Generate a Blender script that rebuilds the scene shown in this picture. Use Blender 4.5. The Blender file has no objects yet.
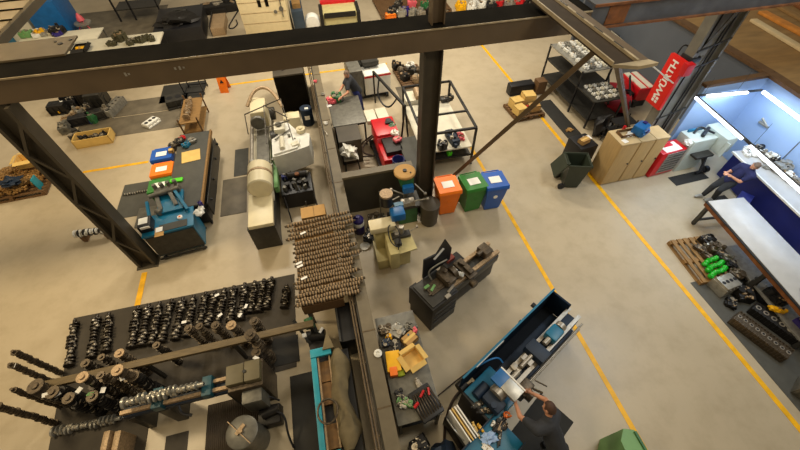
import bpy, bmesh, math, random
from mathutils import Vector, Matrix, noise
PI = math.pi
S = bpy.context.scene
COL = S.collection
# ---------------------------------------------------------------- camera
H, FPX = 7.8, 371.767
PITCH, ROLL, YAW = 0.887023, -0.01963234, 0.22723805
_c, _s = math.cos(PITCH), math.sin(PITCH)
MV = Matrix(((math.cos(ROLL), -math.sin(ROLL), 0), (math.sin(ROLL), math.cos(ROLL), 0), (0, 0, 1))) @ \
    Matrix(((1, 0, 0), (0, -_s, -_c), (0, _c, -_s))) @ \
    Matrix(((math.cos(YAW), -math.sin(YAW), 0), (math.sin(YAW), math.cos(YAW), 0), (0, 0, 1)))
cam = bpy.data.objects.new('camera', bpy.data.cameras.new('camera'))
COL.objects.link(cam)
cam.matrix_world = Matrix.Translation((0, 0, H)) @ Matrix((MV[0], -MV[1], -MV[2])).transposed().to_4x4()
cam.data.sensor_width = 36
cam.data.lens = FPX / 800 * 36
cam.data.clip_end = 200
S.camera = cam


def F(px, py, z=0.0):
    """the point of the plan at height z that a photo pixel looks at"""
    d = MV.transposed() @ Vector((px - 400, py - 225, FPX))
    t = (z - H) / d.z
    return Vector((d.x * t, d.y * t, z))


# ---------------------------------------------------------------- light
S.view_settings.view_transform = 'Standard'
S.view_settings.look = 'None'
S.view_settings.gamma = 1
S.view_settings.exposure = 0.0
w = bpy.data.worlds.new('hall_air')
S.world = w
w.use_nodes = True
w.node_tree.nodes['Background'].inputs[0].default_value = (1.0, 0.84, 0.60, 1)
w.node_tree.nodes['Background'].inputs[1].default_value = 0.22


def area(name, loc, size, energy, col, rot=(0, 0, 0)):
    l = bpy.data.lights.new(name, 'AREA')
    l.shape = 'RECTANGLE'
    l.size, l.size_y = size
    l.energy = energy
    l.color = col
    o = bpy.data.objects.new(name, l)
    COL.objects.link(o)
    o.location = loc
    o.rotation_euler = rot
    return o


WARM = (1.0, 0.79, 0.48)
MID = (1.0, 0.90, 0.74)
for i, (x, y, e, c) in enumerate(((-8.5, 6.0, 640, WARM), (-3.5, 13.5, 520, MID), (2.5, 14.5, 720, MID), (2.5, 8.5, 90, MID),
                                  (-4.5, 2.5, 90, WARM), (1.2, 2.0, 75, (1, .80, .50)), (6.6, 1.6, 230, (1, .92, .78)), (7.5, 12.5, 220, MID), (-10, 17, 190, WARM), (7, 18, 330, MID),
                                  (9.4, 4.2, 250, (.66, .82, 1)))):
    area('bay_and_fill_light', (x, y, 9.6), (1.6, 1.6), e, c)  # overhead lamps out of view; several are fills added to tune floor brightness

# ---------------------------------------------------------------- materials
MATS = {}


def srgb(h):
    h = h.lstrip('#')
    v = [int(h[i:i + 2], 16) / 255 for i in (0, 2, 4)]
    return tuple(((c + .055) / 1.055) ** 2.4 if c > .04045 else c / 12.92 for c in v) + (1,)


def mat(name, col, rough=.55, metal=0.0, var=.18, scale=7.0, bump=0.0, emit=0, stretch=None, rib=None, spec=.5):
    if name in MATS:
        return MATS[name]
    m = bpy.data.materials.new(name)
    m.use_nodes = True
    nt = m.node_tree
    bs = nt.nodes['Principled BSDF']
    c = srgb(col)
    tc = nt.nodes.new('ShaderNodeTexCoord')
    mp = nt.nodes.new('ShaderNodeMapping')
    if stretch:
        mp.inputs['Scale'].default_value = stretch
    nt.links.new(tc.outputs['Object'], mp.inputs[0])
    nz = nt.nodes.new('ShaderNodeTexNoise')
    nz.inputs['Scale'].default_value = scale
    nz.inputs['Detail'].default_value = 5
    nt.links.new(mp.outputs[0], nz.inputs['Vector'])
    rp = nt.nodes.new('ShaderNodeValToRGB')
    rp.color_ramp.elements[0].position = .3
    rp.color_ramp.elements[1].position = .7
    rp.color_ramp.elements[0].color = tuple(x * (1 - var) for x in c[:3]) + (1,)
    rp.color_ramp.elements[1].color = tuple(min(1, x * (1 + var * .6)) for x in c[:3]) + (1,)
    nt.links.new(nz.outputs['Fac'], rp.inputs[0])
    nt.links.new(rp.outputs[0], bs.inputs['Base Color'])
    bs.inputs['Roughness'].default_value = rough
    bs.inputs['Metallic'].default_value = metal
    bs.inputs['Specular IOR Level'].default_value = spec
    if bump:
        bp = nt.nodes.new('ShaderNodeBump')
        bp.inputs['Strength'].default_value = bump
        bp.inputs['Distance'].default_value = .02
        nt.links.new(nz.outputs['Fac'], bp.inputs['Height'])
        nt.links.new(bp.outputs[0], bs.inputs['Normal'])
    if rib:
        wv = nt.nodes.new('ShaderNodeTexWave')
        wv.bands_direction = rib
        wv.inputs['Scale'].default_value = 9
        nt.links.new(tc.outputs['Object'], wv.inputs['Vector'])
        bp = nt.nodes.new('ShaderNodeBump')
        bp.inputs['Strength'].default_value = .8
        bp.inputs['Distance'].default_value = .03
        nt.links.new(wv.outputs['Fac'], bp.inputs['Height'])
        nt.links.new(bp.outputs[0], bs.inputs['Normal'])
    if emit:
        bs.inputs['Emission Color'].default_value = c
        bs.inputs['Emission Strength'].default_value = emit
    MATS[name] = m
    return m


def floor_material():
    m = mat('painted_floor', '#b9aa8e', .30, 0, .10, .35)
    nt = m.node_tree
    bs = nt.nodes['Principled BSDF']
    rp = [n for n in nt.nodes if n.type == 'VALTORGB'][0]
    tc = [n for n in nt.nodes if n.type == 'TEX_COORD'][0]
    n2 = nt.nodes.new('ShaderNodeTexNoise')
    n2.inputs['Scale'].default_value = 2.2
    n2.inputs['Detail'].default_value = 8
    n2.inputs['Roughness'].default_value = .65
    nt.links.new(tc.outputs['Object'], n2.inputs['Vector'])
    r2 = nt.nodes.new('ShaderNodeValToRGB')
    r2.color_ramp.elements[0].position = .33
    r2.color_ramp.elements[0].color = (.80, .78, .74, 1)
    r2.color_ramp.elements[1].position = .55
    r2.color_ramp.elements[1].color = (1, 1, 1, 1)
    nt.links.new(n2.outputs['Fac'], r2.inputs[0])
    mx = nt.nodes.new('ShaderNodeMixRGB')
    mx.blend_type = 'MULTIPLY'
    mx.inputs[0].default_value = .55
    nt.links.new(rp.outputs[0], mx.inputs[1])
    nt.links.new(r2.outputs[0], mx.inputs[2])
    nt.links.new(mx.outputs[0], bs.inputs['Base Color'])
    mr = nt.nodes.new('ShaderNodeMapRange')
    mr.inputs['To Min'].default_value = .28
    mr.inputs['To Max'].default_value = .5
    nt.links.new(n2.outputs['Fac'], mr.inputs['Value'])
    nt.links.new(mr.outputs[0], bs.inputs['Roughness'])
    return m


mFloor = floor_material()
mYel = mat('yellow_line_paint', '#f2b500', .5, 0, .2, 5)
mBeam = mat('brown_girder_paint', '#5f4e38', .5, 0, .2, 1.5)
mBeamTop = mat('dusty_dark_steel', '#17140e', 1.0, 0, .3, 3, spec=.05)
mBeamLip = mat('pale_steel_edge', '#9c8b6c', .5, 0, .3, 6)  # paints the bright highlight on the girder lip; cream colour on tray edges
mRust = mat('rusted_orange_steel', '#7d4a20', .7, .1, .5, 6)
mBluSteel = mat('blue_grey_steel', '#5d5d5e', .45, .3, .3, 3)
mColDark = mat('dark_column_paint', '#453d2f', .5, 0, .25, 3)
mColGrey = mat('grey_column_paint', '#7d7a70', .4, .2, .25, 3)
mCream = mat('cream_enamel', '#ddd6bf', .4, 0, .08, 4)
mCreamW = mat('warm_cream_enamel', '#dccfa9', .42, 0, .08, 5)
mDull = mat('dull_olive_cream', '#665c40', .5, 0, .15, 6)
mCreamY = mat('yellowed_cream_enamel', '#c4b780', .42, 0, .12, 5)
mWhite = mat('white_enamel', '#e4e2d8', .35, 0, .08, 5)
mPaper = mat('white_paper', '#f2efe6', .7, 0, .03, 5)
mCap = mat('partition_grey_cap', '#6d624c', .55, 0, .16, 5)
mPart = mat('partition_dark_face', '#433e34', .6, 0, .15, 2)
mConduit = mat('brown_conduit', '#5d4c32', .5, .2, .3, 12)
mBlack = mat('black_plastic', '#17171a', .45, 0, .2, 8)
mSoot = mat('sooty_black_metal', '#221f1c', .5, .3, .4, 14)
mDark = mat('dark_machine_grey', '#3a3833', .45, .3, .35, 9)
mGrey = mat('machine_grey', '#6d6a60', .45, .3, .3, 9)
mLGrey = mat('light_grey_metal', '#a3a096', .35, .5, .25, 10)
mSteel = mat('bright_machined_steel', '#a8a092', .42, .6, .25, 18)
mCast = mat('oily_cast_iron', '#5b4f3f', .45, .55, .5, 22)
mCrank = mat('oiled_crankshaft_steel', '#3c352c', .35, .5, .5, 26)
mBright = mat('polished_journal_steel', '#b5ab98', .35, .5, .3, 30)
mCam = mat('camshaft_steel', '#aa8f6c', .5, .2, .4, 30)
mMat = mat('brown_rubber_mat', '#3d362b', .75, 0, .18, 6)
mMatRib = mat('ribbed_brown_mat', '#453a2c', .7, 0, .2, 6, rib='X')
mMatBlk = mat('black_rubber_mat', '#26241f', .75, 0, .2, 6)
mMatGrey = mat('grey_rubber_mat', '#4a4942', .7, 0, .15, 5)
mMatOil = mat('oil_stained_grey_mat', '#6a6150', .6, 0, .35, 2.2)
mTeal = mat('teal_blue_enamel', '#0e6a8c', .4, 0, .15, 6)
mTealL = mat('bright_teal_enamel', '#1b93a5', .4, 0, .15, 6)
mBlue = mat('blue_enamel', '#1766a8', .4, 0, .15, 6)
mNavy = mat('navy_enamel', '#0d2238', .55, 0, .2, 5)
mNavyP = mat('navy_panel', '#161f66', .5, 0, .1, 4)
mBinB = mat('blue_bin_plastic', '#1557b0', .4, 0, .08, 5)
mBinG = mat('green_bin_plastic', '#2b7a26', .45, 0, .1, 5)
mBinO = mat('orange_bin_plastic', '#ff7d0c', .45, 0, .08, 5)
mOlive = mat('olive_bin_plastic', '#2e3527', .5, 0, .15, 5)
mGreenM = mat('green_machine_enamel', '#2f6a3c', .45, 0, .2, 7)
mGreenB = mat('bright_green_wrap', '#16a51f', .25, 0, .3, 14)
mLime = mat('lime_green_plastic', '#53d414', .5, 0, .1, 6)
mSage = mat('sage_green_enamel', '#6d9c5e', .45, 0, .1, 5)
mRed = mat('red_enamel', '#c9121d', .35, 0, .12, 5)
mRedS = mat('red_sign_panel', '#e3170e', .4, 0, .04, 3)
mPink = mat('faded_pink_red', '#e2606a', .5, 0, .15, 6)
mOrange = mat('orange_plastic', '#f2760d', .45, 0, .1, 6)
mYellow = mat('yellow_plastic', '#f0b405', .45, 0, .1, 6)
mWood = mat('bare_wood', '#8e6b3a', .65, 0, .3, 5, stretch=(1, 8, 8))
mWoodD = mat('old_pallet_wood', '#6b4d2c', .7, 0, .4, 6, stretch=(8, 1, 8))
mPly = mat('plywood_roof', '#8a6a3c', .7, 0, .22, 1.3, stretch=(1, 4, 1))
mCard = mat('brown_cardboard', '#b98f52', .75, 0, .1, 5)
mCardY = mat('pale_cardboard', '#dfba6a', .75, 0, .1, 5)
mTan = mat('tan_cabinet_board', '#b99a66', .55, 0, .1, 3, stretch=(6, 6, 1))
mTanL = mat('light_tan_board', '#c9b184', .55, 0, .12, 3)
mSteelTop = mat('bright_worktop', '#c3c1bc', .3, .2, .1, 3)
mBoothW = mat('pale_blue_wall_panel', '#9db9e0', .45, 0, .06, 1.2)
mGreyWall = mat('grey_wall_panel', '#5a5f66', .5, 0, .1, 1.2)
mTrimB = mat('brown_wood_trim', '#5c4022', .6, 0, .25, 6)
mTube = mat('lit_tube', '#f4f8ff', .4, 0, 0, 1, emit=4)
mTarp = mat('drab_canvas_tarp', '#6f6245', .8, 0, .3, 5, bump=.4)
mSkin = mat('skin', '#c98f6e', .5, 0, .08, 9)
mHair = mat('brown_hair', '#4a3020', .7, 0, .3, 30)
mHairG = mat('short_greying_hair', '#7a6555', .7, 0, .3, 30)
mShirtD = mat('charcoal_cotton', '#33353a', .85, 0, .15, 9)
mShirtN = mat('navy_cotton', '#1e2350', .85, 0, .15, 9)
mTrouser = mat('dark_work_trousers', '#2b2d30', .85, 0, .15, 9)
mTrouserB = mat('blue_work_trousers', '#27306a', .85, 0, .15, 9)
mPurple = mat('violet_plastic', '#2c1e70', .4, 0, .1, 6)
mHose = mat('dark_hose_rubber', '#3b2a1c', .5, 0, .2, 6)
mTub = mat('rust_coloured_bin_inside', '#735226', .5, .1, .4, 7)
mConc = mat('pale_cardboard_panel', '#d8c69a', .6, 0, .06, 5)


# ---------------------------------------------------------------- mesh helpers
class B:
    def __init__(s):
        s.bm = bmesh.new()

    def _add(s, verts, m):
        for v in verts:
            v.co = m @ v.co

    def box(s, c, d, rz=0, rx=0, ry=0, bev=0.0, taper=1.0):
        r = bmesh.ops.create_cube(s.bm, size=1)['verts']
        for v in r:
            k = taper if v.co.z < 0 else 1
            v.co = Vector((v.co.x * d[0] * k, v.co.y * d[1] * k, v.co.z * d[2]))
        if bev:
            es = list({e for v in r for e in v.link_edges})
            g = bmesh.ops.bevel(s.bm, geom=es, offset=min(bev, min(d) * .4), segments=2, affect='EDGES', profile=.6)
            r = g['verts'] if g['verts'] else r
            r = list({v for v in g['verts']} | {v for f in g['faces'] for v in f.verts})
        s._add(r, Matrix.Translation(c) @ Matrix.Rotation(rz, 4, 'Z') @ Matrix.Rotation(ry, 4, 'Y') @ Matrix.Rotation(rx, 4, 'X'))
        return s

    def b2(s, x0, x1, y0, y1, z0, z1, bev=0):
        return s.box(((x0 + x1) / 2, (y0 + y1) / 2, (z0 + z1) / 2), (abs(x1 - x0), abs(y1 - y0), abs(z1 - z0)), bev=bev)

    def cyl(s, p0, p1, r, r2=None, n=14):
        p0, p1 = Vector(p0), Vector(p1)
        d = p1 - p0
        q = bmesh.ops.create_cone(s.bm, cap_ends=True, segments=n, radius1=r, radius2=r if r2 is None else r2, depth=d.length)['verts']
        s._add(q, Matrix.Translation((p0 + p1) / 2) @ d.to_track_quat('Z', 'Y').to_matrix().to_4x4())
        return s

    def bar(s, p0, p1, a, b):
        p0, p1 = Vector(p0), Vector(p1)
        d = p1 - p0
        r = bmesh.ops.create_cube(s.bm, size=1)['verts']
        for v in r:
            v.co = Vector((v.co.x * a, v.co.y * b, v.co.z * d.length))
        s._add(r, Matrix.Translation((p0 + p1) / 2) @ d.to_track_quat('Z', 'Y').to_matrix().to_4x4())
        return s

    def tube(s, pts, r, n=7):
        pts = [Vector(p) for p in pts]
        # smooth
        for _ in range(2):
            q = [pts[0]]
            for a, b in zip(pts, pts[1:]):
                q += [a * .75 + b * .25, a * .25 + b * .75]
            q.append(pts[-1])
            pts = q
        rings = []
        up = Vector((0, 0, 1))
        for i, p in enumerate(pts):
            t = (pts[min(i + 1, len(pts) - 1)] - pts[max(i - 1, 0)]).normalized()
            a = t.cross(up)
            if a.length < .05:
                a = t.cross(Vector((1, 0, 0)))
            a.normalize()
            b = t.cross(a)
            rings.append([s.bm.verts.new(p + (a * math.cos(k * 2 * PI / n) + b * math.sin(k * 2 * PI / n)) * r) for k in range(n)])
        for A, Bq in zip(rings, rings[1:]):
            for k in range(n):
                s.bm.faces.new((A[k], A[(k + 1) % n], Bq[(k + 1) % n], Bq[k]))
        s.bm.faces.new(rings[0])
        s.bm.faces.new(rings[-1])
        return s

    def lathe(s, prof, at=(0, 0, 0), axis='Z', n=20):
        rings = []
        at = Vector(at)
        R = {'Z': Matrix.Identity(3), 'X': Matrix.Rotation(PI / 2, 3, 'Y'), 'Y': Matrix.Rotation(-PI / 2, 3, 'X')}[axis]
        for r, z in prof:
            rings.append([s.bm.verts.new(at + R @ Vector((r * math.cos(k * 2 * PI / n), r * math.sin(k * 2 * PI / n), z))) for k in range(n)])
        for A, Bq in zip(rings, rings[1:]):
            for k in range(n):
                s.bm.faces.new((A[k], A[(k + 1) % n], Bq[(k + 1) % n], Bq[k]))
        s.bm.faces.new(rings[0])
        s.bm.faces.new(rings[-1])
        return s

    def prism(s, poly, z0, z1, axis='Z'):
        def P(a, b, c):
            return {'Z': (a, b, c), 'Y': (a, c, b), 'X': (c, a, b)}[axis]
        lo = [s.bm.verts.new(P(x, y, z0)) for x, y in poly]
        hi = [s.bm.verts.new(P(x, y, z1)) for x, y in poly]
        n = len(poly)
        for k in range(n):
            s.bm.faces.new((lo[k], lo[(k + 1) % n], hi[(k + 1) % n], hi[k]))
        s.bm.faces.new(lo)
        s.bm.faces.new(hi)
        return s

    def blob(s, c, d, seed=0, amt=.25, sub=3, flat=True):
        r = bmesh.ops.create_icosphere(s.bm, subdivisions=sub, radius=1)['verts']
        for v in r:
            k = 1 + amt * noise.noise(v.co * 2.1 + Vector((seed * 3.7, 0, 0))) * 2
            v.co = Vector((v.co.x * d[0] / 2 * k, v.co.y * d[1] / 2 * k, v.co.z * d[2] / 2 * k)) + Vector(c)
            if flat and v.co.z < c[2] - d[2] * .4:
                v.co.z = c[2] - d[2] * .4
        return s

    def out(s, name, m, parent=None, smooth=True, **kw):
        for k, (x_, xm) in enumerate(getattr(s, 'extra', [])):
            for f in x_.bm.faces:
                f.material_index = k + 1
            tm = bpy.data.meshes.new('tmp')
            x_.bm.to_mesh(tm)
            s.bm.from_mesh(tm)
            bpy.data.meshes.remove(tm)
        bmesh.ops.recalc_face_normals(s.bm, faces=s.bm.faces)
        me = bpy.data.meshes.new(name)
        s.bm.to_mesh(me)
        s.bm.free()
        if smooth:
            for p in me.polygons:
                p.use_smooth = True
            try:
                me.set_sharp_from_angle(angle=math.radians(38))
            except Exception:
                pass
        me.materials.append(m)
        for x_, xm in getattr(s, 'extra', []):
            me.materials.append(xm)
        o = bpy.data.objects.new(name, me)
        COL.objects.link(o)
        if parent:
            o.parent = parent
        for k, v in kw.items():
            o[k] = v
        return o


def tag(o, label, cat, group=None):
    o['label'] = label
    o['category'] = cat
    if group:
        o['group'] = group
    return o


def thing(name, label, cat, loc, rz=0, group=None):
    o = bpy.data.objects.new(name, None)
    o.empty_display_size = .1
    COL.objects.link(o)
    o.location = loc
    o.rotation_euler = (0, 0, rz)
    return tag(o, label, cat, group)


def solo(name, b, m, label, cat, loc=(0, 0, 0), rz=0, group=None):
    o = b.out(name, m)
    o.location = loc
    o.rotation_euler = (0, 0, rz)
    return tag(o, label, cat, group)


def dup(root, loc, rz, label, group=None):
    r = root.copy()
    COL.objects.link(r)
    r.location = loc
    r.rotation_euler = (0, 0, rz)
    r['label'] = label
    if group:
        r['group'] = group
    for ch in list(root.children):
        c = ch.copy()
        COL.objects.link(c)
        c.parent = r
        for g in ch.children:
            d = g.copy()
            COL.objects.link(d)
            d.parent = c
    return r


def text_mesh(name, s, size, m, parent=None, depth=.004, bold=0):
    cu = bpy.data.curves.new(name, 'FONT')
    cu.body = s
    cu.size = size
    cu.extrude = depth
    cu.offset = bold
    cu.align_x = 'CENTER'
    cu.align_y = 'CENTER'
    t = bpy.data.objects.new('t', cu)
    COL.objects.link(t)
    dg = bpy.context.evaluated_depsgraph_get()
    me = bpy.data.meshes.new_from_object(t.evaluated_get(dg))
    bpy.data.objects.remove(t)
    me.materials.clear()
    me.materials.append(m)
    o = bpy.data.objects.new(name, me)
    COL.objects.link(o)
    if parent:
        o.parent = parent
    return o


def struct(name, b, m):
    o = b.out(name, m)
    o['kind'] = 'structure'
    return o


def ang(a, b, z=0):
    p, q = F(*a, z), F(*b, z)
    return math.atan2(q.y - p.y, q.x - p.x)


# ---------------------------------------------------------------- structure
struct('floor', B().b2(-34, 30, -3, 46, -.2, 0), mFloor)
tn = [0]


def line(x0, x1, y0, y1):
    tn[0] += 1
    struct('trim_%d' % tn[0], B().b2(x0, x1, y0, y1, 0, .006), mYel)


line(4.40, 4.50, -3, 8.9)
line(7.36, 7.47, -3, 15.4)
line(-7.6, -5.7, 10.66, 10.76)
line(-3.6, 3.0, 14.75, 14.85)
line(-5.12, -4.99, 4.6, 6.3)
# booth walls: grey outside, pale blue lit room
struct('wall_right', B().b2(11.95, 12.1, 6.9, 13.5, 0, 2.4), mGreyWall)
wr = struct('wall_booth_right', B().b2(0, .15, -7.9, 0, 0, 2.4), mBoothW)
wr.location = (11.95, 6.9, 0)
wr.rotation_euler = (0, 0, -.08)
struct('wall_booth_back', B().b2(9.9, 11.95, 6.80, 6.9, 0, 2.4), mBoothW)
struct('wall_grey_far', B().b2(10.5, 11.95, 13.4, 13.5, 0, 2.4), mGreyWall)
struct('trim_11', B().b2(11.86, 12.16, 6.9, 13.6, 2.4, 2.48), mTrimB)
struct('trim_12', B().b2(9.88, 11.86, 6.78, 6.96, 2.4, 2.47), mTrimB)
o = struct('trim_13', B().b2(-.09, .21, -7.9, 0, 2.4, 2.48), mTrimB)
o.location = (11.95, 6.9, 0)
o.rotation_euler = (0, 0, -.08)
o = struct('trim_10', B().b2(-.012, 0, -1.88, -1.86, .9, 2.4), mGrey)
o.location = (11.95, 6.9, 0)
o.rotation_euler = (0, 0, -.08)
struct('ceiling_booth', B().b2(12.16, 20, -1, 13.6, 2.36, 2.46), mPly)
# low partition
pw = B().b2(-.12, .10, -1, 13.9, 0, 1.02)
struct('wall_partition', pw, mPart)
struct('trim_14', B().b2(-.08, .16, -1, 13.95, 1.02, 1.09), mCap)
for k in range(10):
    struct('trim_%d' % (20 + k), B().b2(-.085, .165, .2 + k * 1.38, .225 + k * 1.38, 1.088, 1.096), mConduit)
b = B()
for i, x in enumerate((-.21, -.16)):
    b.cyl((x, -1, 1.05), (x, 13.9, 1.05), .018, n=8)
for k in range(12):
    b.b2(-.23, -.12, k * 1.2, k * 1.2 + .03, 1.03, 1.05)
tag(b.out('conduit_run', mConduit), 'brown conduits clipped along the left edge of the low partition', 'conduit')
struct('wall_partition_cross', B().b2(.16, 1.95, 6.95, 7.10, 0, 1.3), mPart)
struct('trim_15', B().b2(.14, 1.97, 6.92, 7.13, 1.3, 1.37), mCap)

# ---------------------------------------------------------------- steelwork
t = thing('steel_girder', 'long dark brown overhead steel girder across the top of the hall', 'girder', (0, 6.44, 4.54), -.018)
B().b2(-14, 5.2, 0, .03, .04, .375).out('web_plate', mBeam, t)
B().b2(-14, 5.2, 0, .58, .375, .405).out('top_flange', mBeamTop, t)
B().b2(-14, 5.2, -.02, .0, .375, .40).out('flange_edge', mBeamLip, t)
B().b2(-14, 5.2, 0, .26, .0, .04).out('bottom_flange', mBeam, t)
B().b2(-14, 5.2, .55, .58, .04, .375).out('rear_web', mBeam, t)
b = B()
for x, h in ((-2.95, .06), (-2.9, .03), (-2.2, .04), (-2.13, .06), (-2.07, .03)):
    b.b2(x, x + .03, -.003, .0, .24 - h * .5, .24 + h * .5)
b.out('chalk_marks', mLGrey, t)
t = thing('rusty_girder', 'rust-edged blue-grey steel girder running on to the top right corner', 'girder', (0, 6.44, 4.60), -.018)
B().b2(5.21, 16, .0, .04, .03, .41).out('web_plate', mBluSteel, t)
B().b2(5.21, 16, -.06, .22, .0, .03).out('bottom_flange', mRust, t)
B().b2(5.21, 16, -.02, .53, .41, .44).out('top_flange', mBluSteel, t)
B().b2(5.21, 16, -.05, -.02, .40, .445).out('flange_edge', mRust, t)
b = B()
for x in (5.55,):
    b.b2(x, x + .42, -.012, .0, .05, .40)
b.out('stiffener', mRust, t)


def lattice(name, label, x, y, z1, wx, wy, m, rot=0):
    t = thing(name, label, 'column', (x, y, 0), rot)
    for sx in (-1, 1):
        o = B().b2(sx * wx / 2 - .03 * (sx > 0) * 2 + 0, sx * wx / 2 + .0 if sx > 0 else -wx / 2 + .06, -wy / 2, wy / 2, 0.02, z1).out('channel', m, t)
    B().b2(-wx / 2 + .06, wx / 2 - .06, -.01, .01, .02, z1).out('web_plate', m, t)
    b = B()
    z = .5
    k = 0
    while z < z1 - .6:
        a, c = (-wx / 2 + .04, wx / 2 - .04) if k % 2 else (wx / 2 - .04, -wx / 2 + .04)
        b.bar((a, -wy / 2 + .02, z), (c, -wy / 2 + .02, z + .62), .035, .05)
        b.bar((a, wy / 2 - .02, z), (c, wy / 2 - .02, z + .62), .035, .05)
        z += .62
        k += 1
    b.out('lacing', m, t)
    B().b2(-wx / 2 - .05, wx / 2 + .05, -wy / 2 - .05, wy / 2 + .05, 0, .02).out('base_plate', m, t)
    return t


lattice('lattice_column', 'dark laced steel column at the left, standing behind the teal wheeled machine', -5.0, 6.60, 4.5, .40, .30, mColDark)
t = thing('steel_column', 'dark brown steel column rising behind the orange wheelie bin', 'column', (2.22, 6.66, 0))
B().b2(-.19, -.16, -.15, .15, 0, 4.46).b2(.16, .19, -.15, .15, 0, 4.46).b2(-.16, .16, -.02, .02, 0, 4.46).out('column_shaft', mColDark, t)
B().b2(-.25, .25, -.2, .2, 0, .03).out('base_plate', mColDark, t)
t = thing('steel_post', 'short brown post standing on top of the long girder', 'post', (2.26, 6.60, 4.95))
B().b2(-.12, -.10, -.11, .11, 0, 2.2).b2(.10, .12, -.11, .11, 0, 2.2).b2(-.1, .1, -.01, .01, 0, 2.2).out('post_shaft', mBeam, t)
t = thing('steel_column', 'broad grey steel column at the right carrying the red sign', 'column', (9.42, 7.06, 0))
B().b2(-.42, -.36, -.14, .14, 0, 4.7).b2(.36, .42, -.14, .14, 0, 4.7).b2(-.36, .36, -.03, .03, 0, 4.7).out('column_shaft', mColGrey, t)
b = B()
for x in (-.2, .12, .22):
    b.cyl((x, -.06, .2), (x, -.06, 4.3), .018, n=6)
b.out('cable', mBlack, t)
b = B()
for z in (1.5, 2.9, 3.4):
    b.bar((-.4, -.15, z), (.4, -.15, z + .25), .02, .04)
b.out('bracket', mDark, t)
b = B()
b.bar((-.36, -.13, 3.2), (.1, -.13, 4.3), .02, .1)
b.out('stay_plate', mGrey, t)

t = thing('crane_rail_girder', 'cream-topped girder end in the top left corner', 'girder', (-5.15, 6.95, 5.01))
B().b2(-1.0, .06, .95, 9, .0, .05).out('top_plate', mat('faded_tan_paint', '#857455', .6, 0, .2, 3), t)
B().b2(.04, .08, .12, 9, -.13, .0).out('side_plate', mColDark, t)
b = B()
for k in range(5):
    b.b2(-.5, .1, 1 + k * .5, 1.03 + k * .5, .05, .07)
b.out('seam', mBeamTop, t)
t = thing('gusset_plate', 'brown steel gusset plate with bolt holes above the girder at upper left', 'plate', (-4.1, 6.62, 4.97))
B().b2(-1.6, .26, .40, 1.08, -.02, .01).out('plate_face', mat('brown_grey_plate', '#5d5039', .6, 0, .2, 3), t)
b = B()
for x, y, r in ((.08, .8, .04), (.2, .92, .03), (-1.2, .7, .08), (-.02, .9, .02)):
    b.cyl((x, y, .01), (x, y, .02), r, n=10)
b.out('bolt_hole', mSoot, t)

# slotted steel tray with its braces
t = thing('slotted_steel_tray', 'wide slotted steel channel tray cantilevered off the girder at upper right', 'tray', (4.50, 4.28, 5.03))
B().b2(-.34, .08, 0, 2.5, .0, .03).out('channel_floor', mat('dark_brown_channel', '#35291a', .7, 0, .2, 4, spec=.2), t)
B().b2(.08, .30, 0, 2.5, .0, .03).out('side_strip', mBeam, t)
B().b2(-.345, -.32, 0, 2.5, .03, .09).out('left_lip', mBeamLip, t)
B().b2(.06, .10, 0, 2.5, .03, .07).out('middle_lip', mBeamLip, t)
b = B()
for k in range(4):
    b.b2(.07, .09, .35 + k * .55, .60 + k * .55, .07, .075)
b.out('slot', mBlack, t)
B().prism([(-.32, .0), (.26, .0), (.34, -.12), (.0, -.14)], .0, .05).out('end_plate', mBeamLip, t)
p1, p2 = Vector((4.40, 4.95, 4.97)), Vector((3.02, 7.35, 0))
tag(B().bar(p2, p1, .09, .09).out('diagonal_brace', mBeam), 'long brown diagonal brace from the middle column up to the slotted tray', 'brace')
q = F(629, 131)
tag(B().bar((q.x, q.y, 0), (4.5, 4.6, 4.97), .08, .08).out('diagonal_brace', mBeam), 'brown diagonal strut from the tray down behind the tan cabinets', 'brace')
p1, p2 = Vector((5.87, 6.42, 4.45)), Vector((8.86, 6.92, 2.62))
t = thing('tie_bar', 'thin cream tie bar sloping from the rusty girder down across the red sign', 'tie bar', p1, 0)
d = p2 - p1
B().bar((0, 0, 0), d, .04, .03).out('bar', mCream, t)

# red sign
t = thing('red_banner_sign', 'tall red sign with white lettering on the right hand column', 'sign', (8.90, 7.17, 2.49), 0)
B().box((.03, 0, 0), (.10, .54, 1.34), bev=.01).out('sign_panel', mRedS, t)
tx = text_mesh('lettering', 'WÜRTH', .27, mPaper, t, bold=.006)
tx.matrix_local = Matrix.Translation((-.03, .0, .10)) @ Matrix(((0, 0, -1), (0, 1, 0), (1, 0, 0))).to_4x4() @ Matrix.Identity(4)
# letters read upwards on the west face
R3 = Matrix(((0, 0, -1), (0, 1, 0), (1, 0, 0)))
tx.matrix_local = Matrix.Translation((-.028, 0, .10)) @ Matrix(((0, 0, -1, 0), (0, 1, 0, 0), (1, 0, 0, 0), (0, 0, 0, 1)))
b = B()
for sy in (-1, 1):
    b.box((-.026, sy * .055, -.43), (.008, .08, .07), bev=.01)
    b.box((-.026, sy * .055, -.52), (.008, .08, .07), bev=.01)
b.out('emblem', mPaper, t)
b = B()
b.box((.22, -.1, .7), (.3, .34, .14), bev=.04).tube([(.1, .2, .66), (.2, .25, .9), (.3, .0, .8)], .02)
b.out('bracket', mBlack, t)
tag(B().box((0, 0, 0), (.22, .16, .3), bev=.01).out('red_hook_box', mRed), 'small red box fixed beside the top of the red sign', 'box').location = (8.88, 6.80, 3.05)
# ---------------------------------------------------------------- mats on the floor
def fmat(label, x0, x1, y0, y1, m, h=.012, rz=0, grp=None):
    cx, cy = (x0 + x1) / 2, (y0 + y1) / 2
    o = B().box((0, 0, h / 2), (x1 - x0, y1 - y0, h), bev=.004).out('floor_mat', m)
    o.location = (cx, cy, 0)
    o.rotation_euler = (0, 0, rz)
    return tag(o, label, 'mat', grp)


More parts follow.
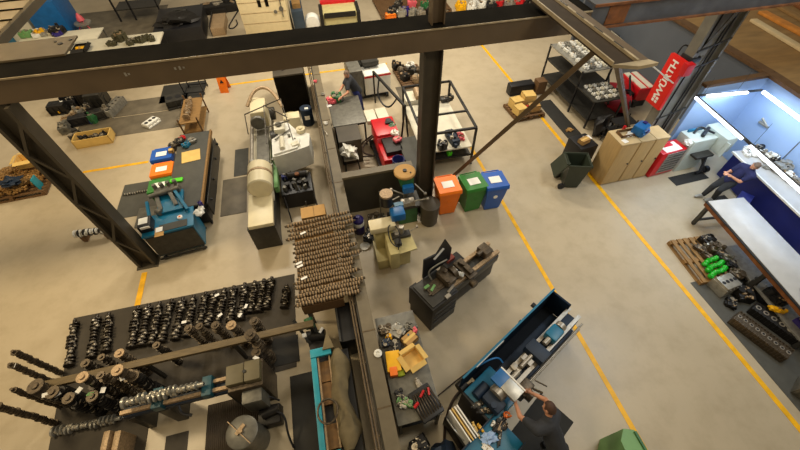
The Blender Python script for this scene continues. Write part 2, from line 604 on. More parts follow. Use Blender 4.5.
o = B().prism([(-6.40, 5.39), (-1.45, 5.33), (-1.55, 3.05), (-4.35, 2.95), (-4.35, 1.2), (-5.9, 1.2)], 0, .012).out('floor_mat', mMat)
tag(o, 'big brown rubber mat under the rows of crankshafts', 'mat')
fmat('ribbed brown mat beside the round washer drum', -3.28, -2.3, 1.0, 2.72, mMatRib)
fmat('black square mat at the right end of the crankshaft rack', -2.03, -1.48, 3.15, 3.75, mMatBlk, h=.02)
fmat('dark brown mat on the floor left of the teal tank', -1.70, -1.08, .6, 2.88, mMatBlk)
fmat('dark brown mat between the two light floor strips by the grinder leg', -4.0, -3.6, 1.0, 2.35, mMat, h=.011)
fmat('brown duckboard mat at the foot of the cream grinder', -3.33, -2.62, 7.72, 9.22, mMatOil)
fmat('small dark mat behind the duckboard by the cream grinder', -3.02, -2.6, 9.3, 10.6, mMatGrey)
fmat('grey mat carrying a lone camshaft by the small bins', -6.2, -4.6, 8.35, 9.75, mMatGrey)
fmat('wide oil-stained mat among the engine parts at upper left', -8.4, -4.75, 12.4, 13.55, mMatOil)
fmat('wide grey-brown mat just below the girder at upper left', -8.2, -4.9, 13.6, 14.6, mMatOil)
fmat('dark mat under the girder beside the trolley', -5.9, -4.3, 14.1, 15.4, mMatBlk)
fmat('brown floor mat at the top left behind the girder', -11.2, -6.9, 19.6, 24, mMatOil)
fmat('black mat under the man working the blue lathe', 2.05, 3.35, .36, 1.08, mMatBlk, rz=math.radians(30))
fmat('dark grey mat in front of the red tool chest', 9.6, 10.75, 5.62, 5.98, mMatBlk, rz=.03)
fmat('dark grey mat between the big worktop and the navy bench', 9.95, 10.65, 3.0, 4.95, mMatBlk)
fmat('grey rubber mat under the cylinder heads at lower right', 7.68, 9.0, -.6, 2.75, mMatGrey, h=.011)
fmat('charcoal mat alongside the shelf of white parts', 7.7, 8.25, 8.4, 10.6, mMatBlk)
fmat('grey mat beneath the pallet behind the middle column', 2.9, 3.9, 11.6, 12.9, mMatOil)
fmat('dark mat inside the red welding bay', 2.0, 2.75, 7.3, 9.6, mMatGrey)


# ---------------------------------------------------------------- crankshafts
def crank_bm(L, throws=6, R=.07, j=.035, vert=False, seed=0):
    b = B()
    e = B()
    b.extra = [(e, mBright)]
    rnd = random.Random(seed)
    ax = 'Z' if vert else 'X'

    def P(a, u, v):
        return (u, v, a) if vert else (a, u, v)
    b.cyl(P(0, 0, 0), P(L, 0, 0), j, n=10)
    b.cyl(P(0, 0, 0), P(L * .03, 0, 0), R * 1.15, n=14)
    b.cyl(P(L * .93, 0, 0), P(L, 0, 0), j * .8, n=10)
    seg = L * .88 / throws
    for i in range(throws):
        a = L * .05 + i * seg
        th = (0, 2.09, 4.19, 4.19, 2.09, 0)[i % 6] + seed
        u, v = math.cos(th) * R * .55, math.sin(th) * R * .55
        for q in (.18, .66):
            x0, x1 = a + seg * q, a + seg * (q + .16)
            b.cyl(P(x0, u * .9, v * .9), P(x1, u * .9, v * .9), R * .62, n=10)
            b.cyl(P(x0, -u * .8, -v * .8), P(x1, -u * .8, -v * .8), R * .85, n=10)
        e.cyl(P(a + seg * .34, u, v), P(a + seg * .66, u, v), j * .95, n=8)
        e.cyl(P(a - seg * .12, 0, 0), P(a + seg * .16, 0, 0), j * 1.25, n=9)
    return b


# the rows lying on the mat
far = [(75, 320), (97, 315), (109, 313), (138, 306), (149, 304), (160, 302), (172, 299), (183, 297), (194, 295), (206, 292), (215, 291),
       (225, 288), (234, 286), (245, 283), (255, 281), (264, 279), (272, 277), (287, 285)]
near = [(69, 366), (91, 358), (106, 352), (131, 348), (141, 346), (151, 345), (161, 342), (175, 340), (186, 337), (199, 327), (207, 327),
        (217, 325), (230, 322), (240, 320), (250, 313), (258, 312), (266, 309), (284, 308)]
cwords = ['first', 'second', 'third', 'fourth', 'fifth', 'sixth', 'seventh', 'eighth', 'ninth', 'tenth', 'eleventh', 'twelfth', 'thirteenth',
          'fourteenth', 'fifteenth', 'sixteenth', 'seventeenth', 'eighteenth']
protos = []
for k in range(3):
    me = crank_bm(1.2, 6, .085, .04, seed=k * .9).out('crankshaft', mCrank)
    protos.append(me)
for k, (a, c) in enumerate(zip(far, near)):
    A, C = F(*a, .09), F(*c, .09)
    pr_ = protos[k % 3]
    o = pr_ if k < 3 else pr_.copy()
    if k >= 3:
        COL.objects.link(o)
    d = A - C
    o.location = C
    o.rotation_euler = (0, 0, math.atan2(d.y, d.x))
    o.scale = (d.length / 1.2, 1, 1)
    tag(o, 'dark crankshaft lying on the brown mat, %s row from the left' % cwords[k], 'crankshaft', 'crankshafts lying in rows on the brown mat')
# white tags
for k, (px, py, lab) in enumerate(((184, 322, 'white tag on the crankshafts above the flanged pair'), (217, 295, 'white tag on the crankshafts, uppermost of the tags'), (220, 315, 'white tag lying across the crankshafts at mid row'),
                                   (240, 315, 'upright white tag near the right of the crankshaft rows'), (246, 306, 'small white tag high among the right hand crankshafts'))):
    p = F(px, py, .2)
    solo('paper_tag', B().box((0, 0, 0), (.10, .06, .006)), mPaper, lab, 'tag', p, rz=.3 * k, group='white tags on the crankshafts')

# standing crankshafts in the rack
rk = thing('crankshaft_rack', 'long timber-topped rack holding the upright crankshafts', 'rack', (0, 3.5, 0))
B().b2(-5.86, -1.0, -.07, .07, .80, .88, bev=.01).out('front_rail', mat('oily_rail_timber', '#6a593a', .6, 0, .3, 6, stretch=(1, 8, 8)), rk)
for x in (-5.7, -4.2, -2.6, -1.1):
    B().b2(x, x + .06, -.03, .03, 0, .80).out('leg', mDark, rk)
stand = [
    ((35, 386), 1.10, .13, mCast, 'stack of dark flanged crankshaft with paper tags at the left end of the rack'),
    ((52, 392), 1.00, .11, mSoot, 'black upright crankshaft second along the rack near the left end'),
    ((82, 377), 1.20, .10, mCrank, 'upright crankshaft with a pale round flange in the rack'),
    ((100, 375), 1.15, .07, mCast, 'thin upright crankshaft with a ring-shaped end in the rack'),
    ((117, 370), 1.20, .10, mCast, 'upright crankshaft with a tan flange towards the middle of the rack'),
    ((101, 357), 1.05, .065, mCrank, 'small upright crankshaft behind the rack rail at left'),
    ((119, 353), 1.05, .085, mCast, 'upright crankshaft with a cream flange behind the rack rail'),
    ((85, 363), 1.0, .08, mCrank, 'short dull crankshaft standing behind the rack rail, leftmost there'),
    ((133, 376), .95, .10, mSoot, 'black upright crankshaft at the right of the rack cluster'),
    ((68, 398), .95, .10, mSoot, 'black upright crankshaft low in front of the rack cluster'),
    ((92, 396), .85, .10, mSoot, 'dark crankshaft with a green tag at the front of the rack cluster'),
    ((156, 345), .95, .07, mCrank, 'lone crankshaft with a pale end standing behind the rack'),
    ((188, 328), 1.0, .075, mCast, 'upright flanged crankshaft left of the three by the mat rows'),
    ((199, 326), 1.0, .07, mCast, 'upright tan flanged crankshaft second of those by the mat rows'),
    ((215, 325), 1.0, .08, mCast, 'upright round-topped crankshaft in the middle of those by the mat rows'),
    ((231, 325), 1.0, .095, mCast, 'upright crankshaft with a broad ring flange by the mat rows'),
    ((254, 321), 1.0, .09, mCast, 'upright crankshaft with a notched gear end near the rack right end'),
    ((250, 334), 1.35, .105, mCast, 'tall thick crankshaft standing right of the rack with a white tag'),
    ((256, 352), .95, .09, mCrank, 'dark crankshaft standing in the shadow of the tall one'),
]
for k, ((px, py), h, R, m, lab) in enumerate(stand):
    p = F(px, py, h)
    t = thing('standing_crankshaft', lab, 'crankshaft', (p.x, p.y, .0), k * .7, 'crankshafts standing upright around the rack')
    crank_bm(h, 5, R, R * .45, vert=True, seed=k).out('crankshaft_body', m, t)
    fl = B().cyl((0, 0, h - .03), (0, 0, h), R * 1.0, n=18).cyl((0, 0, h), (0, 0, h + .03), R * .45, n=12)
    fl.out('flange', (mCam if k in (2, 4, 6, 15) else mCast), t)
for k, (px, py, z, lab) in enumerate(((45, 395, 1.0, 'white paper tag on the leftmost rack crankshaft'), (57, 394, .95, 'small white tag beside the black rack crankshafts'),
                                      (79, 390, .9, 'white tag hanging below the pale round flange'), (103, 390, .9, 'pink-white tag in the middle of the rack cluster'),
                                      (122, 378, 1.0, 'square cream tag right of the rack cluster'), (256, 358, 1.0, 'white tag on the tall thick crankshaft'),
                                      (90, 394, .87, 'olive green tag at the front of the rack cluster'))):
    p = F(px, py, z)
    solo('paper_tag', B().box((0, 0, 0), (.10, .07, .006), rx=.4), mPaper if k < 6 else mSage, lab, 'tag', p, rz=.5 * k, group='tags in the rack cluster')
# camshafts standing on end left of the rack


def cam_bm(L, n, r=.02, R=.03, vert=False, seed=0):
    b = B()
    e = B()
    b.extra = [(e, mCast if vert else (mCam if R > .04 else mLGrey))]

    def P(a, u, v):
        return (u, v, a) if vert else (a, u, v)
    b.cyl(P(0, 0, 0), P(L, 0, 0), r, n=6)
    rnd = random.Random(seed)
    for i in range(n):
        a = L * (.03 + .94 * i / n)
        th = rnd.random() * 6.3
        u, v = math.cos(th) * R * .18, math.sin(th) * R * .18
        b.cyl(P(a, u, v), P(a + L * .34 / n, u, v), R * .8, n=8)
        e.cyl(P(a + L * .36 / n, u, v), P(a + L * .74 / n, u, v), R, n=8)
    return b


for k, ((px, py), h, R, lab) in enumerate((((12, 351), 1.26, .058, 'upright camshaft standing behind the rack, farthest left'),
                                           ((9, 364), 1.25, .056, 'upright camshaft with a white tag left of the rack'),
                                           ((11, 389), 1.2, .050, 'short-looking upright camshaft with a pale tip in front of the rack'),
                                           ((-6, 405), 1.42, .058, 'long camshaft reaching past the left edge of the picture'))):
    p = F(px, py, h)
    o = cam_bm(h, 22, .03, R, vert=True, seed=k).out('standing_camshaft', mCast)
    o.location = (p.x, p.y, 0)
    tag(o, lab, 'camshaft', 'camshafts standing at the left of the rack')
p = F(15, 367, 1.12)
solo('paper_tag', B().box((0, 0, 0), (.12, .07, .006), ry=-.6), mPaper, 'white tag on the upright camshaft left of the rack', 'tag', (p.x, p.y, 1.15))
A, C = F(53, 432, .08), F(121, 418, .08)
o = crank_bm((C - A).length, 7, .08, .04, seed=4).out('crankshaft', mLGrey)
o.location = A
o.rotation_euler = (0, 0, math.atan2(C.y - A.y, C.x - A.x))
tag(o, 'bright-webbed crankshaft lying along the mat below the rack', 'crankshaft')

# ---------------------------------------------------------------- camshaft table
ZT = 1.12
t = thing('camshaft_table', 'wooden table heaped with pale camshafts beside the partition', 'table', (-.66, 5.05, 0))
B().b2(-.52, .36, -1.25, .95, ZT - .06, ZT).out('table_top', mWood, t)
for x in (-.46, .26):
    for y in (-1.1, .85):
        B().b2(x, x + .06, y - .03, y + .03, 0, ZT - .06).out('leg', mDark, t)
B().b2(-.5, .33, -1.3, -1.25, .80, ZT - .02).out('front_board', mWoodD, t)
lefts = [(285, 227), (286, 232), (289, 236), (292, 241), (293, 246), (292, 252), (293, 258), (292, 264), (295, 270), (293, 276), (294, 282), (293, 283),
         (294, 289), (295, 294), (295, 299), (296, 303), (296, 308)]
lefts = [(284 + 12 * min(1, k / 8), 227 + k * 4.4) for k in range(19)]
ords = cwords + ['nineteenth']
pc = [cam_bm(1.15, 22, .026, .047, seed=9 + k).out('camshaft', mCast) for k in range(3)]
rnd = random.Random(5)
for k, (px, py) in enumerate(lefts):
    sh = rnd.uniform(-3, 3)
    ln = 63 + rnd.uniform(-8, 5)
    A, C = F(px + sh, py, ZT + .06), F(px + sh + ln, py - ln * .235, ZT + .06)
    src = pc[k % 3]
    o = src if k < 3 else src.copy()
    if k >= 3:
        COL.objects.link(o)
    d = C - A
    o.location = A + Vector((0, 0, .0))
    o.rotation_euler = (0, 0, math.atan2(d.y, d.x))
    o.scale = (d.length / 1.15, 1, 1)
    tag(o, 'pale camshaft on the wooden table, %s from the far end of the heap' % ords[k], 'camshaft', 'camshafts heaped on the table by the partition')
for k, (px, py, lab) in enumerate(((303, 233, 'white tag near the far end of the camshaft heap'), (299, 263, 'upper of two cream tags at mid heap on the camshafts'),
                                   (300, 266, 'lower of two cream tags at mid heap on the camshafts'), (304, 278, 'cream tag lying on the near half of the camshaft heap'))):
    p = F(px, py, ZT + .12)
    solo('paper_tag', B().box((0, 0, 0), (.13, .05, .006)), mPaper, lab, 'tag', p, rz=.3, group='tags on the camshaft heap')
p = F(316, 218, .45)
t = thing('cardboard_box', 'flat brown cardboard box standing past the far end of the camshafts', 'box', (p.x, p.y, 0))
B().b2(-.33, .28, -.18, .18, 0, .72).out('box_body', mWood, t)
B().b2(-.33, -.02, -.18, .18, .72, .73).b2(.0, .28, -.18, .18, .72, .73).out('flap', mCard, t)

# black cabinet and parts under the near end
t = thing('black_cabinet', 'black open cabinet against the partition near the teal tank', 'cabinet', (-.33, 3.1, 0))
B().b2(-.22, .16, -.08, .75, 0, .75, bev=.01).out('cabinet_body', mBlack, t)
B().b2(-.22, -.18, -.08, .75, .75, .80).b2(.1, .14, -.08, .75, .75, .80).out('rim', mDark, t)
t = thing('engine_stand', 'dark engine stand with a green motor at the end of the camshaft table', 'stand', (-1.08, 3.45, 0), .15)
B().bar((-.28, .32, .75), (-.02, -.35, .1), .06, .06).bar((.05, .35, .75), (.12, -.35, .1), .06, .06).out('frame', mDark, t)
B().cyl((-.15, .05, .35), (.22, -.05, .35), .12).box((.02, -.2, .2), (.35, .3, .3), bev=.03).out('gearbox', mSoot, t)
B().cyl((0, .25, .72), (.0, .05, .66), .09, n=16).out('motor', mGreenM, t)
B().box((-.16, -.03, .62), (.08, .08, .05)).box((.18, -.05, .62), (.12, .05, .03), rz=.8).out('tag_plate', mPaper, t)

# ---------------------------------------------------------------- teal tank with tarp
t = thing('teal_parts_tank', 'long teal-edged tank with rusty trays and a drab tarp beside the partition', 'tank', (-.78, 2.15, 0))
B().b2(-.30, .35, -1.0, .78, 0, .62).out('tank_body', mBlack, t)
B().b2(-.34, -.24, -1.02, .80, .62, .84, bev=.01).b2(-.34, .05, .66, .82, .78, .86, bev=.01).b2(-.34, .0, -1.05, -.93, .74, .84, bev=.01).out('tank_rim', mTealL, t)
b = B()
for y in (-.6, .1, .5):
    b.b2(-.22, .02, y - .28, y + .1, .62, .70)
b.out('tray', mTub, t)
B().b2(-.23, -.20, -.9, .68, .70, .80).b2(-.02, .01, -.9, .68, .70, .78).out('slide_rail', mCam, t)
tb = B()
NS, NR = 40, 20
rg = []
for i in range(NS + 1):
    u = i / NS
    y = -.98 + 1.72 * u
    cx, cz = .14 + .03 * math.sin(u * 9), .76 + .02 * math.cos(u * 13)
    wd = (.17 + .03 * math.sin(u * 7 + 1)) * (.35 + .65 * min(1, 7 * u, 6 * (1 - u)))
    rg.append([tb.bm.verts.new((cx + wd * (1 + .12 * math.sin(3 * a_ + u * 11) + .05 * math.sin(7 * a_ - u * 23)) * math.cos(a_), y,
                                cz + wd * .95 * (1 + .10 * math.sin(4 * a_ - u * 8)) * math.sin(a_))) for a_ in [k * 2 * PI / NR for k in range(NR)]])
for A_, B_ in zip(rg, rg[1:]):
    for k in range(NR):
        tb.bm.faces.new((A_[k], A_[(k + 1) % NR], B_[(k + 1) % NR], B_[k]))
tb.bm.faces.new(rg[0])
tb.bm.faces.new(rg[-1])
tb.out('rolled_tarp', mTarp, t)
B().prism([(-.1, .75), (.12, .75), (.02, 1.10)], .70, .90).out('tarp_corner', mTarp, t)
hp = [(-.12 + .17 * math.cos(a * .35), -.35 + .2 * math.sin(a * .35), .92 + .004 * a) for a in range(0, 19)]
B().tube(hp, .018).out('hose_loop', mCast, t)

# ---------------------------------------------------------------- crankshaft grinder bed
t = thing('crankshaft_balancer', 'long twin-rail crankshaft balancing machine with a pale green headstock', 'machine', (-3.1, 2.72, 0))
B().b2(-1.26, .55, -.11, -.05, .84, .92).b2(-1.26, .55, .05, .11, .84, .92).out('bed_rail', mCam, t)
B().b2(-1.26, .6, -.14, .14, .74, .83).out('bed_casting', mNavy, t)
for x in (-1.22, -.72, .45):
    B().b2(x, x + (.12 if x < -1 else .2), -.16, .16, 0, .74, bev=.01).out('pedestal', mDark, t)
for x in (-.72, .1):
    o = B().b2(x, x + .16, -.17, .17, .80, 1.0, bev=.01).out('roller_support', mat('dark_teal', '#174a55', .45, 0, .2, 6), t)
B().b2(.55, 1.15, -.22, .26, .0, 1.0, bev=.02).out('headstock', mCast, t)
B().b2(.55, .85, -.14, .2, 1.0, 1.12, bev=.01).b2(.87, 1.14, -.16, .2, 1.0, 1.16, bev=.02).out('control_box', mDull, t)
B().cyl((.88, .02, 1.165), (.88, .02, 1.18), .03).out('dial', mBlack, t)
B().b2(.75, 1.1, -.45, -.22, .35, .9, bev=.03).out('drive_guard', mGrey, t)
o = crank_bm(1.3, 7, .085, .04, seed=2).out('mounted_crankshaft', mLGrey)
o.location = (-4.22, 2.72, 1.10)
tag(o, 'bright crankshaft mounted on the rollers of the balancing machine', 'crankshaft')
B().tube([(-.35, -.16, .8), (-.3, -.3, .75), (-.15, -.34, .7)], .025).out('hand_lever', mBlack, t)
for k, (px, py) in enumerate(((105, 440), (116, 440))):
    p = F(px, py, .5)
    solo('grooved_roller', B().b2(-.055, .055, -.3, .25, 0, .5, bev=.02), mCam, ('left' if k == 0 else 'right') + ' cream block of the pair at the bottom edge by the balancer', 'block', (p.x, p.y - .1, 0))

# round washer drum
p = F(242, 432, .8)
t = thing('washer_drum', 'grey round drum with a flat lid and cross handle at the bottom edge', 'drum', (p.x, p.y, 0))
B().lathe([(.24, 0), (.25, .02), (.25, .76), (.255, .78)], n=32).out('drum_body', mGrey, t)
B().lathe([(.262, .78), (.262, .81), (.24, .825), (.05, .835)], n=32).out('drum_lid', mGrey, t)
B().bar((-.22, .2, .87), (.16, -.22, .87), .014, .014).bar((-.08, -.03, .85), (.05, .10, .85), .06, .03).cyl((0, 0, .83), (0, 0, .89), .03).out('cross_handle', mCam, t)
t = thing('small_pump_set', 'oily pump set with hoses between the balancer and the round drum', 'pump', (-2.05, 2.18, 0))
B().box((0, 0, .15), (.4, .34, .3), bev=.03).cyl((-.1, 0, .36), (.2, .05, .36), .08).out('pump_body', mSoot, t)
B().tube([(.15, 0, .4), (.3, -.1, .35), (.3, -.4, .2), (.36, -.6, .04)], .02).tube([(-.1, .1, .4), (0, .3, .5), (.2, .2, .3)], .018).out('hose', mBlack, t)

# ---------------------------------------------------------------- bins
def wheelie(label, x, y, rz, m, lidm, name='wheelie_bin', open_=False, group=None, paper=True, s=1.0):
    t = thing(name, label, 'bin', (x, y, 0), rz, group)
    b = B()
    for z0, z1, w0, w1, d0, d1 in ((.04, .90, .42, .56, .40, .60),):
        lo = [(-w0 / 2, -d0 / 2), (w0 / 2, -d0 / 2), (w0 / 2, d0 / 2), (-w0 / 2, d0 / 2)]
        hi = [(-w1 / 2, -d1 / 2), (w1 / 2, -d1 / 2), (w1 / 2, d1 / 2), (-w1 / 2, d1 / 2)]
        L = [b.bm.verts.new((u, v, z0)) for u, v in lo]
        U = [b.bm.verts.new((u, v, z1)) for u, v in hi]
        for k in range(4):
            b.bm.faces.new((L[k], L[(k + 1) % 4], U[(k + 1) % 4], U[k]))
        b.bm.faces.new(L)
        if not open_:
            b.bm.faces.new(U)
        else:
            I = [b.bm.verts.new((u * .9, v * .9, z1)) for u, v in hi]
            J = [b.bm.verts.new((u * .9, v * .9, z0 + .05)) for u, v in lo]
            for k in range(4):
                b.bm.faces.new((U[k], U[(k + 1) % 4], I[(k + 1) % 4], I[k]))
                b.bm.faces.new((I[k], I[(k + 1) % 4], J[(k + 1) % 4], J[k]))
            b.bm.faces.new(J)
    b.out('bin_body', m, t)
    rim = B()
    rim.b2(-.30, .30, -.32, -.29, .86, .92).b2(-.30, .30, .29, .32, .86, .92).b2(-.30, -.27, -.3, .3, .86, .92).b2(.27, .30, -.3, .3, .86, .92)
    rim.out('rim', m, t)
    if not open_:
        lid = B().prism([(-.33, .92), (-.30, .985), (.30, .96), (.34, .90)], -.30, .30, axis='X').out('lid', lidm, t)
    else:
        B().box((0, .45, .70), (.56, .04, .55), rx=.5).out('lid', lidm, t)
    B().cyl((-.24, .36, .93), (.24, .36, .93), .016).b2(-.24, -.2, .28, .36, .91, .95).b2(.2, .24, .28, .36, .91, .95).out('handle', m, t)
    for sx in (-1, 1):
        B().cyl((sx * .22, .28, .10), (sx * .27, .28, .10), .10, n=18).out('wheel', mBlack, t)
    if paper and not open_:
        B().box((-.0, -.02, .985), (.30, .24, .006), rx=-.02).out('label_sheet', mPaper, t)
    b = B()
    b.cyl((0, -.268, .58), (0, -.272, .58), .06, n=12)
    b.out('emblem', mPaper if m is mBinB else m, t)
    return t


wheelie('orange wheelie bin with a white sheet on its lid', 2.78, 6.44, -.02, mBinO, mBinO)
wheelie('green wheelie bin between the orange and the blue one', 3.47, 6.38, .05, mBinG, mBinG)
wheelie('blue wheelie bin with a white recycling mark, right of the green one', 4.03, 6.30, -.05, mBinB, mBinB)
t = wheelie('open dark olive wheelie bin leaning back beside the tan cabinets', 6.62, 6.50, .15, mOlive, mOlive, open_=True)
t.rotation_euler = (0, 0, 1.25)

# brown drum by the column
t = thing('waste_drum', 'round dark brown waste drum between the green machine and the orange bin', 'drum', (2.22, 6.12, 0))
B().lathe([(.19, 0), (.22, .03), (.25, .66), (.26, .70)], n=28).out('drum_body', mColDark, t)
B().lathe([(.265, .70), (.265, .73), (.2, .76), (.03, .77)], n=28).out('lid', mColDark, t)
# ---------------------------------------------------------------- small builders for loose items
def carton(label, p, s, rz=0, m=None, open_=True, name='cardboard_box', group=None):
    t = thing(name, label, 'box', p, rz, group)
    m = m or mCard
    w, d, h = s
    b = B()
    e = .012
    b.b2(-w / 2, w / 2, -d / 2, -d / 2 + e, 0, h).b2(-w / 2, w / 2, d / 2 - e, d / 2, 0, h).b2(-w / 2, -w / 2 + e, -d / 2, d / 2, 0, h).b2(w / 2 - e, w / 2, -d / 2, d / 2, 0, h).b2(-w / 2, w / 2, -d / 2, d / 2, 0, e)
    if not open_:
        b.b2(-w / 2, w / 2, -d / 2, d / 2, h - e, h)
    b.out('box_body', m, t)
    if open_:
        for k, (cx, cy, fx, fy, rx, ry) in enumerate(((0, -d / 2 - d * .13, w, d * .3, -.35, 0), (0, d / 2 + d * .13, w, d * .3, .35, 0), (-w / 2 - w * .13, 0, w * .3, d, 0, .35), (w / 2 + w * .13, 0, w * .3, d, 0, -.35))):
            B().box((cx, cy, h + .0), (fx, fy, .008), rx=-rx, ry=-ry).out('flap', m, t)
    else:
        B().b2(-w / 2, w / 2, -.025, .025, h, h + .002).out('tape', mCardY, t)
    return t


def block(label, p, s, rz=0, m=None, n=4, name='engine_block', cat='engine block', group=None, bores=True):
    """engine block: ribbed casting, deck with bores, side bosses"""
    t = thing(name, label, cat, p, rz, group)
    m = m or mCast
    w, d, h = s
    b = B().box((0, 0, h * .5), (w, d, h), bev=.02, taper=.9)
    for k in range(n + 1):
        x = -w / 2 + w * k / n
        b.b2(max(x - .015, -w / 2 - .01), min(x + .015, w / 2 + .01), -d * .56, d * .56, h * .15, h * .8)
    b.box((0, 0, .03), (w * 1.04, d * 1.15, .05), bev=.01)
    b.cyl((w * .5, 0, h * .4), (w * .56, 0, h * .4), h * .25)
    b.out('casting', m, t)
    if bores:
        b = B()
        for k in range(n):
            x = -w / 2 + w * (k + .5) / n
            b.cyl((x, 0, h), (x, 0, h + .006), min(w / n, d) * .38, n=14)
        b.out('bore', mBlack, t)
    return t


def head(label, p, s, rz=0, n=6, group=None, m=None):
    t = thing('cylinder_head', label, 'cylinder head', p, rz, group)
    w, d, h = s
    b = B().box((0, 0, h * .45), (w, d, h * .9), bev=.012)
    for k in range(n * 2):
        x = -w / 2 + w * (k + .5) / (n * 2)
        b.b2(x - .012, x + .012, -d * .55, -d * .38, h * .2, h)
        b.cyl((x, d * .33, h * .85), (x, d * .33, h * 1.05), .016, n=8)
    b.out('casting', m or mCast, t)
    b = B()
    for k in range(n):
        x = -w / 2 + w * (k + .5) / n
        b.lathe([(min(w / n, d) * .36, h * .9), (min(w / n, d) * .36, h * .93)], at=(x, -.02 * d, 0), n=14)
    b.out('valve_face', mSteel, t)
    b = B()
    for k in range(n):
        x = -w / 2 + w * (k + .5) / n
        b.cyl((x, -.02 * d, h * .93), (x, -.02 * d, h * .945), min(w / n, d) * .2, n=10)
    b.out('port', mBlack, t)
    return t


def gearbox(label, p, s, rz=0, m=None, name='machine_part', cat='machine part', seed=0, group=None):
    rnd = random.Random(seed)
    w, d, h = s
    b = B().box((0, 0, h * .35), (w * .8, d * .75, h * .7), bev=.02)
    for k in range(3):
        x = rnd.uniform(-.35, .35) * w
        y = rnd.uniform(-.3, .3) * d
        r = rnd.uniform(.12, .26) * min(w, d)
        b.cyl((x, y, h * .3), (x, y, h * rnd.uniform(.75, 1)), r, r * .8, n=14)
    y = rnd.uniform(-.2, .2) * d
    b.cyl((-w * .5, y, h * .45), (w * .5, y, h * .45), min(w, d) * .14, n=12)
    b.cyl((w * .42, y, h * .45), (w * .5, y, h * .45), min(d, h) * .36, n=14)
    b.box((rnd.uniform(-.2, .2) * w, -d * .4, h * .3), (w * .3, d * .2, h * .4), bev=.01)
    e = B()
    for k in range(9):
        x, y = rnd.uniform(-.38, .38) * w, rnd.uniform(-.34, .34) * d
        e.cyl((x, y, h * .6), (x, y, h * rnd.uniform(.74, .86)), min(w, d) * rnd.uniform(.025, .06), n=6)
    x, y = rnd.uniform(-.3, .3) * w, rnd.uniform(-.25, .25) * d
    e.lathe([(min(w, d) * .17, h * .7), (min(w, d) * .17, h * .82), (min(w, d) * .10, h * .82), (min(w, d) * .10, h * .78)], at=(x, y, 0), n=14)
    e.bar((x, y, h * .78), (-x * 1.3, -y * 1.4, h * .82), min(w, d) * .05, min(w, d) * .05)
    q = B()
    for k in range(3):
        x, y = rnd.uniform(-.3, .3) * w, rnd.uniform(-.28, .28) * d
        q.box((x, y, h * .71), (w * rnd.uniform(.08, .2), d * rnd.uniform(.08, .2), h * .06), rz=rnd.uniform(0, 3))
    dark = m in (mBlack, mSoot, mDark, mNavy, mCast)
    b.extra = [(e, mBright if rnd.random() < .75 else mCam), (q, mSoot if not dark else (mCast, mGrey, mCam)[seed % 3])]
    o = b.out(name, m or mCast)
    o.location = p
    o.rotation_euler = (0, 0, rz)
    return tag(o, label, cat, group)


def canister(label, p, r, h, m, capm=None, name='canister', cat='canister', group=None):
    t = thing(name, label, cat, p, 0, group)
    B().lathe([(r * .95, 0), (r, .01), (r, h * .82), (r * .5, h * .93), (r * .35, h * .94)], n=18).out('canister_body', m, t)
    B().cyl((0, 0, h * .93), (0, 0, h), r * .4, n=12).out('cap', capm or mBlack, t)
    return t


def bucket(label, p, r, h, m, inside=None, group=None):
    t = thing('bucket', label, 'bucket', p, 0, group)
    B().lathe([(r * .8, 0), (r, h), (r * 1.06, h), (r * 1.06, h - .02), (r * .93, h - .02), (r * .75, .02)], n=24).out('bucket_body', m, t)
    B().cyl((0, 0, h * .7), (0, 0, h * .72), r * .86, n=20).out('contents', inside or m, t)
    B().tube([(-r, 0, h * .9), (-r * .6, -r * .7, h * .75), (0, -r * 1.05, h * .62), (r * .6, -r * .7, h * .75), (r, 0, h * .9)], .006).out('bail_handle', mLGrey, t)
    return t


def rag(label, p, s, m, rz=0, seed=0, name='rag', cat='rag'):
    b = B().blob((0, 0, s[2] * .4), s, seed=seed, amt=.5, sub=3)
    o = b.out(name, m)
    o.location = p
    o.rotation_euler = (0, 0, rz)
    return tag(o, label, cat)


def sheet(label, p, s, rz=0, m=None, group=None, name='paper_sheet'):
    o = B().box((0, 0, .004), (s[0], s[1], .008)).out(name, m or mPaper)
    o.location = p
    o.rotation_euler = (0, 0, rz)
    return tag(o, label, 'paper', group)


def pallet(label, p, w, d, rz=0, m=None):
    t = thing('wooden_pallet', label, 'pallet', p, rz)
    m = m or mWoodD
    n = max(5, int(d / .14))
    for k in range(n):
        y = -d / 2 + d * (k + .5) / n
        B().b2(-w / 2, w / 2, y - .045, y + .045, .115, .14).out('deck_board', m, t)
    for x in (-w / 2 + .05, 0, w / 2 - .05):
        B().b2(x - .05, x + .05, -d / 2, d / 2, 0.02, .115).out('bearer', m, t)
    B().b2(-w / 2, w / 2, -d / 2, -d / 2 + .09, 0, .02).b2(-w / 2, w / 2, d / 2 - .09, d / 2, 0, .02).out('bottom_board', m, t)
    return t


def table(label, x0, x1, y0, y1, z, top, leg, name='work_table', shelf=None, lw=.05, rz=0, th=.04, cat='table'):
    cx, cy = (x0 + x1) / 2, (y0 + y1) / 2
    w, d = x1 - x0, y1 - y0
    t = thing(name, label, cat, (cx, cy, 0), rz)
    B().box((0, 0, z - th / 2), (w, d, th), bev=.006).out('table_top', top, t)
    for sx in (-1, 1):
        for sy in (-1, 1):
            B().box((sx * (w / 2 - lw), sy * (d / 2 - lw), (z - th) / 2), (lw, lw, z - th)).out('leg', leg, t)
    if shelf:
        B().box((0, 0, shelf), (w * .94, d * .94, .03)).out('shelf', leg, t)
    b = B()
    b.box((0, -d / 2 + lw, z - th - .03), (w - 2 * lw, .03, .05)).box((0, d / 2 - lw, z - th - .03), (w - 2 * lw, .03, .05))
    b.out('apron', leg, t)
    return t


